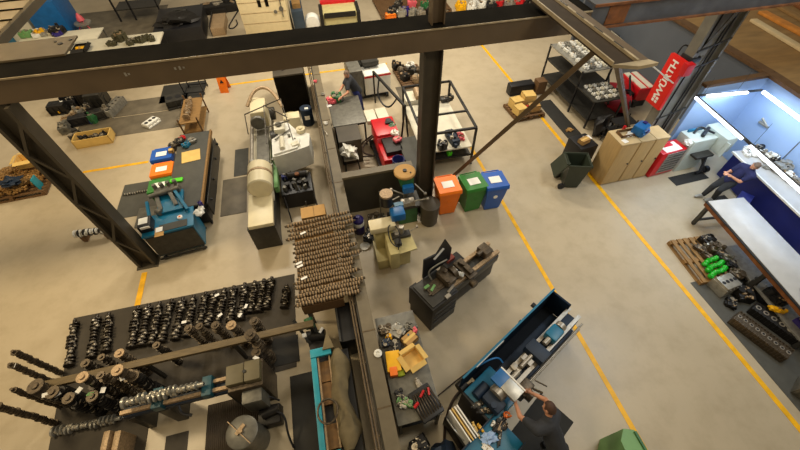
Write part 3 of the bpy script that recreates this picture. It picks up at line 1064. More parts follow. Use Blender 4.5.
# ---------------------------------------------------------------- cream cylindrical grinder
t = thing('cylindrical_grinder', 'large cream cylindrical grinding machine with a round motor cover left of the partition', 'grinding machine', (-1.78, 6.3, 0))
B().b2(-.55, .10, .0, .12, .0, .82, bev=.02).b2(-.52, .08, .1, 5.3, .0, .55).out('machine_base', mDark, t)
B().b2(-.50, .10, .0, 1.1, .80, .92, bev=.02).out('end_cover', mCreamW, t)
B().b2(-.44, .08, 1.1, 5.0, .55, .82, bev=.02).out('bed', mCream, t)
B().b2(-.28, .06, 1.9, 4.0, .82, .92, bev=.01).out('work_table', mGrey, t)
B().cyl((-.40, 1.9, .98), (-.40, 5.1, .98), .05, n=12).b2(-.48, -.32, 1.6, 1.9, .8, 1.02, bev=.02).out('slide_tube', mSteel, t)
b = B()
b.lathe([(.02, 0), (.28, .0), (.31, .03), (.31, .42), (.29, .44), (.29, .50), (.31, .52), (.31, .80), (.27, .84), (.10, .86)], at=(-.12, .95, 1.18), axis='Y', n=30)
b.out('motor_cover', mCreamW, t)
B().lathe([(.312, .43), (.318, .435), (.318, .50), (.312, .505)], at=(-.12, .95, 1.18), axis='Y', n=30).out('motor_band', mCam, t)
B().b2(-.36, .10, 4.1, 4.9, .82, 1.35, bev=.05).cyl((-.22, 4.9, 1.1), (-.22, 5.05, 1.1), .2, n=20).out('work_head', mCreamW, t)
B().lathe([(.05, 0), (.20, .0), (.22, .03), (.22, .09), (.18, .12)], at=(-.15, 3.75, 1.2), axis='Y', n=24).out('chuck', mGrey, t)
B().cyl((.22, 4.1, 1.25), (.36, 4.1, 1.25), .19, n=26).out('grinding_wheel', mDark, t)
B().tube([(-.45, 4.6, 1.3), (-.2, 5.0, 1.55), (.15, 5.1, 1.6), (.42, 4.8, 1.5), (.6, 4.3, 1.3)], .05, n=8).out('curved_guard', mCam, t)
# wheel housing block
B().prism([(.2, 2.2), (.2, 3.0), (.38, 3.15), (.32, 3.75), (.7, 3.7), (.95, 3.2), (1.28, 3.0), (1.22, 2.45), (.9, 2.35), (.55, 2.25)], .45, 1.12).out('wheel_housing', mWhite, t)
B().prism([(.25, 2.25), (.9, 2.4), (1.0, 2.8), (.6, 2.75)], 1.12, 1.17).out('housing_rib', mWhite, t)
B().b2(.30, .62, 3.2, 3.6, 1.12, 1.28, bev=.04).cyl((.5, 2.4, 1.2), (.5, 2.9, 1.2), .07).box((.85, 2.55, 1.16), (.22, .16, .10), rz=.3, bev=.02).out('spindle_block', mCream, t)
B().cyl((.45, 3.4, 1.28), (.45, 3.4, 1.34), .09, n=18).cyl((.7, 3.0, 1.12), (.7, 3.0, 1.2), .04).cyl((.85, 2.8, 1.12), (.85, 2.8, 1.18), .03).bar((.3, 2.9, 1.16), (.75, 3.3, 1.16), .03, .03).out('grey_fitting', mGrey, t)
B().cyl((1.05, 3.15, 1.12), (1.05, 3.15, 1.24), .13, n=18).cyl((1.05, 3.15, 1.24), (1.05, 3.15, 1.27), .06).out('motor_cap', mCreamW, t)
B().cyl((.16, 3.3, .9), (.34, 3.3, .9), .26, n=24).out('wheel_guard', mDark, t)
B().b2(.55, 1.05, 4.0, 4.35, .35, 1.05, bev=.02).out('coolant_box', mCreamW, t)
B().b2(.12, .22, 1.4, 3.5, .55, .75).out('coolant_tray', mSage, t)
b = B()
for a, c in (((-.5, 4.1, 1.35), (.62, 4.25, 1.6)), ((.62, 4.25, 1.6), (.85, 2.3, 1.5)), ((.1, 4.2, 1.5), (.75, 3.4, 1.5)), ((-.5, 3.6, 1.0), (-.5, 4.1, 1.35)), ((.1, 4.2, 1.5), (.1, 2.6, 1.3)), ((.1, 3.2, 1.4), (.8, 3.3, 1.45))):
    b.bar(a, c, .025, .025)
b.out('steel_frame', mColDark, t)
b = B()
for k in range(6):
    b.box((.10 + k * .02, 2.0 + k * .22, .85), (.05, .08, .08), bev=.01)
b.cyl((-.4, 1.5, .95), (-.4, 1.62, .95), .09, n=14).cyl((-.4, 2.3, .95), (-.4, 2.4, .95), .08, n=14)
b.out('hand_wheel', mLGrey, t)
# dark pump set under the housing
t = thing('hydraulic_pump_set', 'black hydraulic pump set with blue and rust parts below the cream housing', 'pump', (-.98, 7.9, 0))
B().b2(-.55, .30, -.35, .42, .0, .55, bev=.03).out('reservoir', mBlack, t)
b = B()
for k in range(4):
    b.cyl((-.35 + k * .17, -.1, .55), (-.35 + k * .17, -.1, .72), .06, n=12)
b.cyl((-.3, .25, .68), (.2, .22, .68), .10)
b.out('pump_body', mSoot, t)
rnd = random.Random(77)
b = B()
for k in range(16):
    x, y = rnd.uniform(-.48, .22), rnd.uniform(-.3, .36)
    if k % 2:
        b.box((x, y, .60), (rnd.uniform(.05, .14), rnd.uniform(.05, .14), rnd.uniform(.08, .22)), rz=x * 5)
    else:
        b.cyl((x, y, .55), (x + rnd.uniform(-.1, .1), y + .05, rnd.uniform(.62, .8)), rnd.uniform(.012, .03), n=7)
b.out('valve_cluster', mGrey, t)
B().box((-.42, .30, .62), (.14, .12, .12)).out('blue_coupling', mNavyP, t)
B().cyl((-.05, .15, .75), (-.05, .15, .80), .06).out('rust_cap', mRust, t)
B().tube([(.2, -.2, .6), (.32, -.45, .3), (.34, -.8, .04)], .02).tube([(-.5, -.3, .5), (-.45, -.6, .3), (-.42, -.9, .04)], .018).out('hose', mBlack, t)
solo('steel_rod_stand', B().bar((0, .12, .03), (0, -.15, .03), .03, .03).bar((-.2, 0, .03), (.25, .05, .03), .03, .03).cyl((0, 0, 0), (0, 0, .5), .015), mDark, 'thin cross-footed rod stand on the floor below the pump set', 'stand', (-.92, 7.22, 0), .1)
# far dark cabinets
t = thing('dark_locker', 'dark brown locker against the left of the partition beyond the cream bucket', 'locker', (-.88, 13.0, 0))
B().b2(-.5, .5, -.8, .8, 0, 1.45, bev=.01).out('locker_body', mColDark, t)
B().b2(-.49, .49, -.815, -.80, .05, 1.4).out('door', mBeamTop, t)
B().tube([(-.35, -.3, 1.46), (-.1, .2, 1.5), (.2, .1, 1.5), (.1, -.3, 1.47), (-.2, -.5, 1.46)], .018).out('cable_coil', mHose, t)
bucket('cream bucket standing between the grinder and the navy drum', (-1.08, 11.35, 0), .19, .5, mCreamY, mCream)
t = thing('oil_drum', 'small navy oil drum with a white label beside the partition', 'drum', (-.55, 11.45, 0))
B().lathe([(.2, 0), (.2, .6), (.19, .62), (.03, .62)], n=24).out('drum_body', mNavy, t)
B().box((.0, -.2, .35), (.16, .02, .14)).box((.03, -.05, .625), (.12, .1, .006)).out('drum_label', mPaper, t)

# ---------------------------------------------------------------- left workbench with small bins
t = thing('tool_workbench', 'grey topped workbench on castors with orange side strip left of the cream grinder', 'workbench', (-3.88, 9.0, 0))
B().b2(-.45, .42, -1.6, 1.55, .84, .90, bev=.01).out('bench_top', mMatGrey, t)
B().b2(.42, .47, -1.6, 1.55, .83, .93).out('edge_strip', mWood, t)
B().b2(-.4, .40, -1.5, 1.5, .12, .84).out('bench_body', mBlack, t)
for sx in (-.38, .36):
    for sy in (-1.45, 1.45):
        B().cyl((sx - .02, sy, .06), (sx + .02, sy, .06), .06, n=14).box((sx, sy, .1), (.06, .06, .05)).out('castor', mBlack, t)
B().b2(.47, .50, -1.4, 1.4, .25, .7).out('side_rail', mDark, t)
b = B()
for y in (1.3, .6, -.3, -1.1):
    b.box((.52, y, .55), (.05, .05, .05))
b.out('bracket', mBlack, t)
p = F(191, 156, .905)
sheet('large cream drawing sheet on the grey workbench', (p.x, p.y, .905), (.5, .5), .12, mCardY)
p = F(172, 152, .905)
carton('little open cardboard carton beside the blue bin lid', (p.x, p.y, .90), (.12, .16, .1), 0, mCard, open_=False)
p = F(177, 181, .905)
solo('plastic_tray', B().box((0, 0, .03), (.32, .14, .05), bev=.02), mLime, 'lime green plastic tray on the near end of the grey workbench', 'tray', (p.x, p.y, .905))
for k, (px, py, s, m, lab) in enumerate(((180, 143, (.3, .3, .16), mSoot, 'dark gear assembly at the far end of the grey workbench'), (187, 146, (.26, .22, .14), mTeal, 'teal valve part among dark tools on the grey workbench'),
                                         (193, 142, (.22, .25, .14), mLGrey, 'light grey clamp by the far right corner of the grey workbench'), (183, 139, (.2, .18, .1), mRed, 'small red part at the far edge of the grey workbench'),
                                         (176, 146, (.25, .16, .10), mCast, 'flat cast bracket near the blue lid on the grey workbench'))):
    p = F(px, py, .9)
    gearbox(lab, (p.x, p.y, .90), s, k, m, seed=k)
for k, (px, py, m, col) in enumerate(((161, 153, mBinB, 'blue'), (161, 168, mBinO, 'orange'), (159, 184, mBinG, 'green'))):
    p = F(px, py, .95)
    t = wheelie('small %s waste bin with a white sheet at the left of the grey workbench' % col, p.x, p.y, .05, m, m, name='waste_bin')
    t.scale = (.95, .85, .95)
# lone camshaft on grey mat
p = F(123, 195, .04)
o = cam_bm(1.0, 14, .02, .035, seed=3).out('camshaft', mDark)
o.location = (p.x, p.y, .045)
tag(o, 'dark camshaft lying alone on the grey mat', 'camshaft')
# low grey table
t = table('low pale grey table in front of the lone camshaft mat', -5.35, -4.45, 7.55, 8.25, .35, mGrey, mDark)

# ---------------------------------------------------------------- teal wheeled machine
t = thing('honing_machine', 'teal honing machine on castors with a dark front panel by the lattice column', 'machine', (-4.1, 6.95, 0), .10)
B().b2(-.62, .50, -.28, .33, .12, .88, bev=.02).out('cabinet_body', mTeal, t)
B().b2(-.60, .48, -.30, -.28, .16, .84).out('front_panel', mDark, t)
B().b2(-.64, .52, -.30, .36, .88, .93, bev=.01).out('top_plate', mTeal, t)
B().b2(-.25, .38, -.27, -.05, .93, .945).out('drip_tray', mMatGrey, t)
B().bar((-.62, -.34, .08), (.5, -.34, .08), .04, .04).bar((-.62, .34, .08), (.5, .34, .08), .04, .04).out('chassis', mDark, t)
for sx in (-.5, .42):
    for sy in (-.3, .3):
        B().cyl((sx - .025, sy, .06), (sx + .025, sy, .06), .06, n=14).out('castor', mBlack, t)
b = B()
b.bar((-.20, .40, 1.0), (-.32, .95, 1.08), .09, .07).bar((.16, .45, 1.0), (-.0, .95, 1.1), .09, .07)
b.cyl((-.45, .85, 1.12), (.25, .95, 1.12), .06).cyl((-.3, .4, 1.0), (-.2, .3, 1.0), .07)
b.box((-.05, 1.02, 1.05), (.6, .2, .18), bev=.03)
for k in range(4):
    b.cyl((-.3 + k * .16, 1.1, 1.1), (-.3 + k * .16, 1.1, 1.26), .05, n=10)
b.out('honing_head', mGrey, t)
B().bar((.42, .2, 1.0), (.10, 1.0, 1.1), .07, .07).bar((-.45, .2, 1.0), (-.5, .7, 1.1), .06, .06).box((.0, .65, .97), (.6, .7, .06)).out('side_arm', mTeal, t)
B().cyl((.22, .05, .93), (.22, .05, .97), .06, n=16).out('round_knob', mPaper, t)
B().cyl((.22, .05, .97), (.22, .05, .985), .025, n=12).out('knob_centre', mOrange, t)
B().box((-.50, .0, 1.03), (.28, .34, .22), bev=.02).out('control_box', mBlack, t)
B().box((-.52, .02, 1.145), (.2, .2, .01)).box((-.48, -.18, 1.1), (.2, .02, .06)).out('display', mWhite, t)
p = F(158, 230, 1.0)
sheet('tan board with a cream note on top of the teal machine', (p.x, p.y, .935), (.2, .3), .1, mCard)
sheet('cream note lying on the tan board of the teal machine', (p.x - .01, p.y + .06, .944), (.15, .14), .1, mPaper)
rag('white rag with violet patches on the right end of the teal machine', (-3.44, 7.12, .90), (.2, .3, .12), mWhite, seed=3)
canister('violet spray bottle standing at the back right of the teal machine', (-3.40, 7.28, .93), .05, .2, mPurple, mBlack, name='spray_bottle', cat='bottle')
# wrapped camshaft
A, C = F(75, 234, .25), F(113, 229, .25)
t = thing('wrapped_crankshaft', 'crankshaft wrapped in white plastic resting on blocks left of the lattice column', 'crankshaft', (A.x, A.y, .25), math.atan2(C.y - A.y, C.x - A.x))
L = (C - A).length
crank_bm(L, 6, .09, .05, seed=1).out('crankshaft_body', mWhite, t)
b = B()
for k in range(6):
    b.cyl((L * (.1 + k * .14), 0, 0), (L * (.14 + k * .14), 0, 0), .1, n=10)
b.out('dark_web', mSoot, t)
B().b2(.1, .2, -.1, .1, -.25, -.07).b2(L - .25, L - .15, -.1, .1, -.25, -.07).out('support_block', mWoodD, t)

# ---------------------------------------------------------------- upper left: scrap heap, crates, engine parts
p = F(22, 184, 0)
pallet('old pallet under the heap of small metal parts at far left', (p.x, p.y, 0), 1.75, 1.5, .05)
hb = B()
rnd = random.Random(11)
for k in range(420):
    a, r = rnd.random() * 6.28, rnd.random() ** .5
    x, y = .85 * r * math.cos(a), .72 * r * math.sin(a)
    z = .19 + .28 * (1 - r) + rnd.random() * .06
    c = (x, y, z)
    d = Vector((rnd.uniform(-1, 1), rnd.uniform(-1, 1), rnd.uniform(-.3, .3))).normalized() * rnd.uniform(.03, .06)
    if k % 3:
        hb.cyl(Vector(c) - d, Vector(c) + d, rnd.uniform(.02, .035), n=7)
    else:
        hb.box(c, (rnd.uniform(.04, .1), rnd.uniform(.04, .1), .05), rz=a)
hb.blob((0, 0, .27), (1.3, 1.1, .30), seed=2, amt=.1)
o = hb.out('scrap_metal_parts', mat('brassy_scrap', '#a07a45', .45, .3, .9, 30))
o.location = (p.x, p.y, 0)
o['kind'] = 'stuff'
tag(o, 'heap of small brassy metal parts on the far left pallet', 'scrap')
q = F(28, 162, .55)
carton('open cardboard box on top of the brassy scrap heap', (q.x, q.y, .48), (.44, .42, .24), .1, mCardY)
q = F(11, 181, .5)
rag('blue cloth draped over the scrap heap', (q.x, q.y, .42), (.45, .35, .2), mNavy, seed=5)
solo('blue_plastic_panel', B().box((0, 0, .25), (.03, .25, .5), bev=.005), mTealL, 'small bright blue panel at the right end of the scrap pallet', 'panel', (F(45, 190, 0).x, F(45, 190, 0).y, 0))
p = F(94, 138, .15)
t = thing('parts_crate', 'open wooden crate of dark parts beside the oil-stained mats', 'crate', (p.x, p.y, 0), .05)
B().b2(-.55, .55, -.25, -.22, 0, .3).b2(-.55, .55, .22, .25, 0, .3).b2(-.55, -.52, -.25, .25, 0, .3).b2(.52, .55, -.25, .25, 0, .3).b2(-.55, .55, -.25, .25, .02, .04).out('crate_body', mCardY, t)
for k, (dx, m) in enumerate(((-.3, mSoot), (.02, mCast), (.3, mSoot))):
    gearbox('dark casting inside the open wooden crate, %s of three' % ('left', 'middle', 'right')[k], (p.x + dx, p.y + dx * .05, .05), (.3, .3, .24), k, m, seed=k + 20, group='castings in the wooden crate')
eng = [((58, 107), (.55, .4, .35), mSoot, 'black gear housing at the left of the engine group'), ((71, 98), (.5, .5, .5), mBlack, 'black engine block at the back of the engine group'),
       ((85, 97), (.45, .5, .5), mSoot, 'sooty engine block beside the black one'), ((98, 100), (.55, .6, .55), mDark, 'dark ribbed engine at the centre of the engine group'),
       ((80, 118), (.7, .35, .3), mBlack, 'low black housing in front of the engine group'), ((98, 113), (.8, .35, .3), mDark, 'long dark sump in front of the engine group')]
for k, ((px, py), s, m, lab) in enumerate(eng):
    p = F(px, py, .2)
    block(lab, (p.x, p.y, 0), s, .15 * (k % 3), m, n=3, group=None)
p = F(112, 103, .3)
head('cast cylinder head standing at the right of the engine group', (p.x, p.y, .0), (1.0, .3, .3), 1.25, 5, m=mLGrey)
for k, (px, py, m, s, lab) in enumerate(((66, 118, mCam, (.35, .3, .25), 'pale casting at the front left of the engine group'), (58, 110, mYellow, (.14, .2, .15), 'small yellow part at the left of the engine group'),
                                         (90, 119, mNavyP, (.28, .2, .2), 'bright blue pulley in front of the engine group'), (52, 104, mLGrey, (.35, .45, .2), 'light metal part at the left edge of the engine group'),
                                         (106, 110, mPaper, (.12, .12, .12), 'little white cap between the sump and the cylinder head'), (64, 127, mGrey, (.6, .4, .35), 'grey clamp frame partly behind the lattice column'),
                                         (76, 135, mDark, (.45, .4, .3), 'dark bracket just right of the lattice column'))):
    p = F(px, py, .15)
    gearbox(lab, (p.x, p.y, 0), s, k, m, seed=30 + k)
for k, (px, py, m, s_, lab) in enumerate(((68, 98, mBlack, (.35, .3, .5), 'black hose coupling at the back left of the engine group'), (76, 108, mLGrey, (.3, .3, .5), 'silver bracket bolted over the engine group'),
                                          (87, 106, mSoot, (.35, .3, .55), 'sooty manifold in the middle of the engine group'), (94, 95, mCast, (.3, .3, .6), 'brown casting at the very back of the engine group'),
                                          (103, 106, mSteel, (.2, .3, .5), 'bright fitting left of the standing cylinder head'), (70, 112, mCam, (.25, .3, .4), 'tan part among the black housings of the engine group'),
                                          (88, 113, mGreenM, (.22, .22, .45), 'small green part in front of the sooty manifold'), (60, 100, mPaper, (.16, .16, .4), 'white cap at the back left of the engine group'))):
    p = F(px, py, .4)
    gearbox(lab, (p.x, p.y, 0), s_, k, m, seed=300 + k)
p = F(151, 122, .1)
block('small white valve body on the oil-stained mat', (p.x, p.y, .013), (.5, .3, .15), .9, mWhite, 3, name='valve_body', cat='machine part')
p = F(177, 124, .1)
o = crank_bm(.95, 5, .06, .035, seed=1).out('crankshaft', mSteel)
o.location = (p.x, p.y, .08)
o.rotation_euler = (0, 0, 1.45)
tag(o, 'small bright crankshaft on the floor left of the parts shelf', 'crankshaft')
p = F(175, 100, .2)
block('dark round-ended gearbox on the mat near the trolley', (p.x, p.y, .015), (.6, .55, .3), .2, mDark, 2)
p = F(185, 103, .2)
gearbox('black coupling beside the round-ended gearbox', (p.x, p.y, .015), (.3, .3, .3), .2, mBlack, seed=3)
t = thing('parts_shelf', 'narrow brown shelf unit carrying a crankshaft at the far end of the grey workbench', 'shelf unit', (-4.33, 12.35, 0))
B().b2(-.3, .32, -.75, .75, .56, .60).b2(-.3, .32, -.75, .75, .2, .24).out('shelf_board', mWood, t)
for sx in (-.3, .28):
    for sy in (-.75, .71):
        B().b2(sx, sx + .04, sy, sy + .04, 0, .75).out('upright', mWoodD, t)
o = crank_bm(1.2, 6, .1, .05, seed=2).out('crankshaft', mCam)
o.location = (-4.36, 11.75, .71)
o.rotation_euler = (0, 0, 1.57)
tag(o, 'pale crankshaft lying on the narrow brown shelf unit', 'crankshaft')
gearbox('teal and grey tool lying in front of the narrow shelf unit', (-4.15, 11.25, 0), (.5, .35, .3), .3, mTeal, seed=8)
gearbox('black spindle lying in front of the narrow shelf unit', (-4.75, 11.2, 0), (.7, .35, .3), .2, mBlack, seed=9)
p = F(197, 91, 0)
t = thing('wire_trolley', 'small wire trolley on castors below the girder by the yellow line', 'trolley', (p.x, p.y, 0), -.1)
b = B()
for z in (.12, .75):
    b.bar((-.35, -.3, z), (.35, -.3, z), .03, .03).bar((-.35, .3, z), (.35, .3, z), .03, .03).bar((-.35, -.3, z), (-.35, .3, z), .03, .03).bar((.35, -.3, z), (.35, .3, z), .03, .03)
for x in (-.35, .35):
    for y in (-.3, .3):
        b.bar((x, y, .1), (x, y, .75), .03, .03)
b.out('trolley_frame', mBlack, t)
for x in (-.35, .35):
    for y in (-.3, .3):
        B().cyl((x - .015, y, .05), (x + .015, y, .05), .05, n=12).out('castor', mBlack, t)
# wet floor sign
p = F(226, 90, 0)
t = thing('wet_floor_sign', 'orange folding wet floor sign on the open floor below the girder', 'floor sign', (p.x, p.y, 0), -.15)
B().box((0, -.12, .3), (.32, .02, .64), rx=-.28, bev=.01).out('front_panel', mOrange, t)
B().box((0, .12, .3), (.32, .02, .64), rx=.28, bev=.01).out('rear_panel', mOrange, t)
B().prism([(-.07, 0), (.07, 0), (0, .12)], -.004, .004, axis='Y').out('warning_mark', mBlack, t).matrix_local = Matrix.Translation((0, -.125, .36)) @ Matrix.Rotation(-.28, 4, 'X')

# ---------------------------------------------------------------- top left beyond the girder
t = thing('blue_machine_tool', 'tall blue machine tool at the top left beyond the girder', 'machine', (-12.6, 21.6, 0), .1)
B().b2(-1.3, -.4, -1, 1, 0, 1.7, bev=.03).out('left_casing', mTeal, t)
B().b2(.75, 2.0, -.9, .9, 0, 1.6, bev=.03).out('right_casing', mBlue, t)
B().b2(-.4, .55, -.7, .9, 0, 1.0, bev=.05).cyl((-.1, -.7, 1.2), (.4, .6, 1.4), .3).out('spindle_cover', mCream, t)
t = table('bench heaped with parts at the top left behind the girder', -11.6, -8.5, 18.3, 19.4, .9, mCream, mGrey, shelf=.3, cat='bench')
cl = [((33, 22), (.5, .4, .3), mSage, 'pale green valve on the far left of the heaped bench'), ((36, 15), (.3, .3, .25), mPink, 'pink cap behind the heaped bench'),
      ((38, 30), (.7, .4, .2), mWhite, 'white angled cover on the heaped bench'), ((46, 32), (.5, .3, .15), mCream, 'cream lid at the front of the heaped bench'),
      ((51, 21), (.4, .3, .3), mYellow, 'yellow capped tool on the heaped bench'), ((58, 28), (.6, .5, .35), mSoot, 'black gear set in the middle of the heaped bench'),
      ((64, 24), (.5, .5, .3), mBlack, 'black housing right of the middle of the heaped bench'), ((57, 33), (.4, .3, .2), mPurple, 'violet tinted part at the front of the heaped bench'),
      ((48, 27), (.5, .3, .2), mLGrey, 'light metal bracket on the heaped bench')]
for k, ((px, py), s, m, lab) in enumerate(cl):
    p = F(px, py, 1.0)
    gearbox(lab, (max(-11.4, min(-8.8, p.x)), max(18.5, min(19.25, p.y)), .9), s, k, m, seed=50 + k)
p = F(86, 28, .3)
t = thing('scrap_stand', 'low stand with a salmon red cone-shaped part beside the heaped bench', 'stand', (p.x, p.y, 0))
B().bar((-.4, -.3, 0), (0, 0, .7), .04, .04).bar((.4, -.3, 0), (0, 0, .7), .04, .04).bar((0, .4, 0), (0, 0, .7), .04, .04).out('tripod', mPink, t)
B().lathe([(.16, .65), (.12, .8), (.03, .95)], n=14).out('cone', mPink, t)
B().lathe([(.36, .5), (.36, .56), (.1, .58)], n=16).out('parts_tray', mLGrey, t)
t = table('white topped bench with a warning triangle just behind the girder', -9.5, -5.9, 16.9, 18.25, .9, mCream, mBlack, cat='bench', th=.06)
b = B().prism([(-.13, -.1), (.13, -.1), (0, .13)], 0, .006)
o = b.out('warning_triangle', mBeamTop)
p = F(150, 35, .9)
o.location = (p.x, p.y, .905)
tag(o, 'dark warning triangle on the white bench behind the girder', 'sticker')
for k, (px, py, s) in enumerate(((112, 44, (.4, .3, .2)), (121, 39, (.5, .5, .4)), (130, 43, (.4, .3, .2)), (137, 41, (.4, .3, .22)), (144, 40, (.5, .3, .25)), (152, 39, (.4, .3, .2)))):
    p = F(px, py, .95)
    gearbox('olive metal fitting on the white bench, %s from the left' % cwords[k], (p.x, max(17.05, p.y), .90), s, k, mat('olive_fitting', '#55513a', .5, .3, .4, 14), seed=60 + k, group='fittings along the white bench')
p = F(81, 47, .9)
carton('dark tray with yellow parts on the left end of the white bench', (p.x + .12, 17.3, .9), (.45, .6, .15), 0, mSoot, open_=True, name='parts_tray')
gearbox('yellow tool in the dark tray behind the girder', (p.x + .12, 17.3, .915), (.3, .4, .14), 0, mYellow, seed=4)
t = thing('steel_rack', 'dark steel rack with a pale top shelf at the top edge', 'rack', (-8.0, 22.8, 0))
B().b2(-.9, 1.1, -.5, .6, 1.5, 1.56).out('top_shelf', mCardY, t)
for x in (-.9, -.2, 1.04):
    B().b2(x, x + .07, -.5, -.43, 0, 1.5).out('upright', mBlack, t)
B().b2(-.9, 1.1, -.5, .6, .5, .55).out('lower_shelf', mDark, t)
for k, dx in enumerate((-.6, -.1, .5)):
    gearbox('rusty part on the pale top shelf of the steel rack, %s one' % ('left', 'middle', 'right')[k], (-8.0 + dx, 22.8, 1.56), (.4, .4, .3), k, mRust, seed=70 + k, group='parts on the steel rack')
p = F(182, 24, .4)
t = thing('scrap_hopper', 'black hopper of hoses and rings behind the girder', 'hopper', (p.x, p.y, 0), .05)
B().b2(-1.0, 1.0, -1.3, 1.3, 0, .7, bev=.04).out('hopper_body', mBlack, t)
for k, (x, y) in enumerate(((.0, .5), (.3, -.2), (-.3, -.7))):
    B().tube([(x + .35 * math.cos(a * .7), y + .2 * math.sin(a * .7), .74 + .01 * a) for a in range(10)], .04).out('hose_ring', mDark, t)
B().blob((-.1, -.6, .75), (1.4, 1.0, .5), seed=8, amt=.5).out('hose_bundle', mSoot, t)
t = thing('leaning_panel', 'pale green panel standing right of the black hopper', 'panel', (-4.0, 20.2, 0))
B().b2(-.3, .3, -.8, .9, 0, .35, bev=.01).out('panel_face', mCam, t)
B().b2(-.33, -.3, -.8, .9, 0, .45).out('panel_edge', mBlack, t)
solo('floor_cable', B().tube([F(240, 8, .02), F(236, 14, .02), F(231, 22, .02), F(228, 28, .02), F(233, 29, .02), F(238, 24, .02), F(236, 20, .02)], .03), mBlack, 'black cable curled on the floor left of the cream enclosure', 'cable')
p = F(222, 4, .3)
gearbox('dark machine part at the top edge above the bare floor', (p.x, p.y, 0), (2.6, 1.0, .5), .1, mSoot, seed=5)
t = thing('cream_enclosure', 'tall cream machine enclosure with two small dark windows at the top', 'enclosure', (-1.55, 17.4, 0), -.07)
B().b2(-.98, .92, 0, 1.2, 0, 2.3, bev=.02).out('enclosure_body', mConc, t)
b = B()
for x in (-.18, .12):
    b.b2(x, x + .13, -.012, .0, 1.72, 1.98)
b.out('window_slot', mBeamTop, t)
b = B()
for z in (1.1, 1.5, 1.9):
    b.b2(-.96, .9, -.008, .0, z, z + .015)
b.out('panel_seam', mCam, t)
B().cyl((.70, -.04, 1.6), (.70, -.0, 1.6), .09).bar((.72, -.03, 1.3), (.72, -.03, 2.2), .03, .03).cyl((.45, -.03, 1.5), (.45, 0, 1.5), .07).out('switch_gear', mGrey, t)
t = thing('dark_blue_cabinet', 'dark blue-grey cabinet between the cream enclosure and the red-topped machine', 'cabinet', (-.15, 18.2, 0))
B().b2(-.35, .15, -.5, .8, 0, 1.3, bev=.02).out('cabinet_body', mat('slate_blue', '#2f3d4a', .5, 0, .2, 5), t)
B().b2(-.25, .1, -.2, .4, 1.3, 1.5).out('wooden_block', mWood, t)
t = thing('lathe_end_machine', 'cream machine with black clamps and a red top rail at the top edge', 'machine', (1.6, 18.3, 0), -.05)
B().b2(-.75, .75, -.5, .9, 0, 1.0, bev=.05).out('machine_body', mCreamY, t)
B().b2(-.95, 1.15, -.7, -.5, .2, .5).out('lower_rail', mBlack, t)
B().b2(-.9, -.75, -.6, .6, .5, 1.05, bev=.03).b2(.75, .9, -.6, .6, .5, 1.05, bev=.03).b2(-.7, .7, -.56, -.5, .85, 1.05).out('clamp_frame', mSoot, t)
B().b2(-.8, .8, .6, .9, 1.0, 1.1).out('top_rail', mRed, t)
B().lathe([(.1, 0), (.3, .02), (.33, .1), (.33, .4), (.2, .5)], at=(-1.25, -.6, .7), axis='Y', n=22).out('white_motor', mWhite, t)
# parts pallets along the far aisle
p = F(412, 8, 0)
PL = p.copy()
pallet('pallet of mixed parts at the top edge left of the steel post', (p.x, p.y + .25, 0), 3.6, 2.5)
cl = [((392, 12), mBlack, 'black box-like part'), ((398, 5), mDark, 'dark grey gearbox'), ((406, 11), mPurple, 'violet canister-like part'), ((412, 3), mPink, 'salmon coloured plate part'),
      ((413, 12), mLGrey, 'light grey ring part'), ((421, 13), mSteel, 'bright fitting'), ((425, 5), mGreenM, 'green motor'), ((432, 3), mWhite, 'white cover part'), ((430, 12), mSoot, 'sooty black casting'), ((402, 13), mLGrey, 'silver pipe part')]
for k, ((px, py), m, lab) in enumerate(cl):
    p = F(px, py, .3)
    gearbox(lab + ' on the far pallet left of the post', (max(PL.x - 1.55, min(PL.x + 1.55, p.x)), min(PL.y + 1.5, p.y), .14), (.48, .42, .4), k, m, seed=80 + k)
p = F(391, 15, .1)
carton('orange carton at the front left corner of the far pallet', (p.x - .1, p.y - .35, 0), (.5, .4, .3), 0, mOrange, open_=False)
cl = [((461, 4), mYellow, 'yellow and black clamp'), ((472, 5), mWhite, 'large white carton-shaped part'), ((482, 3), mWhite, 'white boxy part'), ((492, 4), mBlack, 'black gearbox'), ((500, 2), mRed, 'red motor'),
      ((510, 3), mLGrey, 'grey bracket'), ((519, 2), mRed, 'small red reel'), ((528, 3), mSoot, 'sooty housing'), ((538, 1), mPink, 'pinkish casting'), ((549, 2), mDark, 'dark grey spool')]
for k, ((px, py), m, lab) in enumerate(cl):
    p = F(px, py, .3)
    gearbox(lab + ' in the row along the far edge right of the post', (p.x, p.y, 0), (.55, .5, .5), k, m, seed=100 + k)
t = thing('blue_grey_tarpaulin', 'flat blue-grey covered stack behind the rusty girder', 'stack', (F(600, 8, .5).x, F(600, 6, .5).y, 0))
B().b2(-1.5, 1.5, -1.2, 1.2, 0, .9, bev=.05).out('cover', mat('slate_cover', '#3d4650', .6, 0, .25, 3), t)
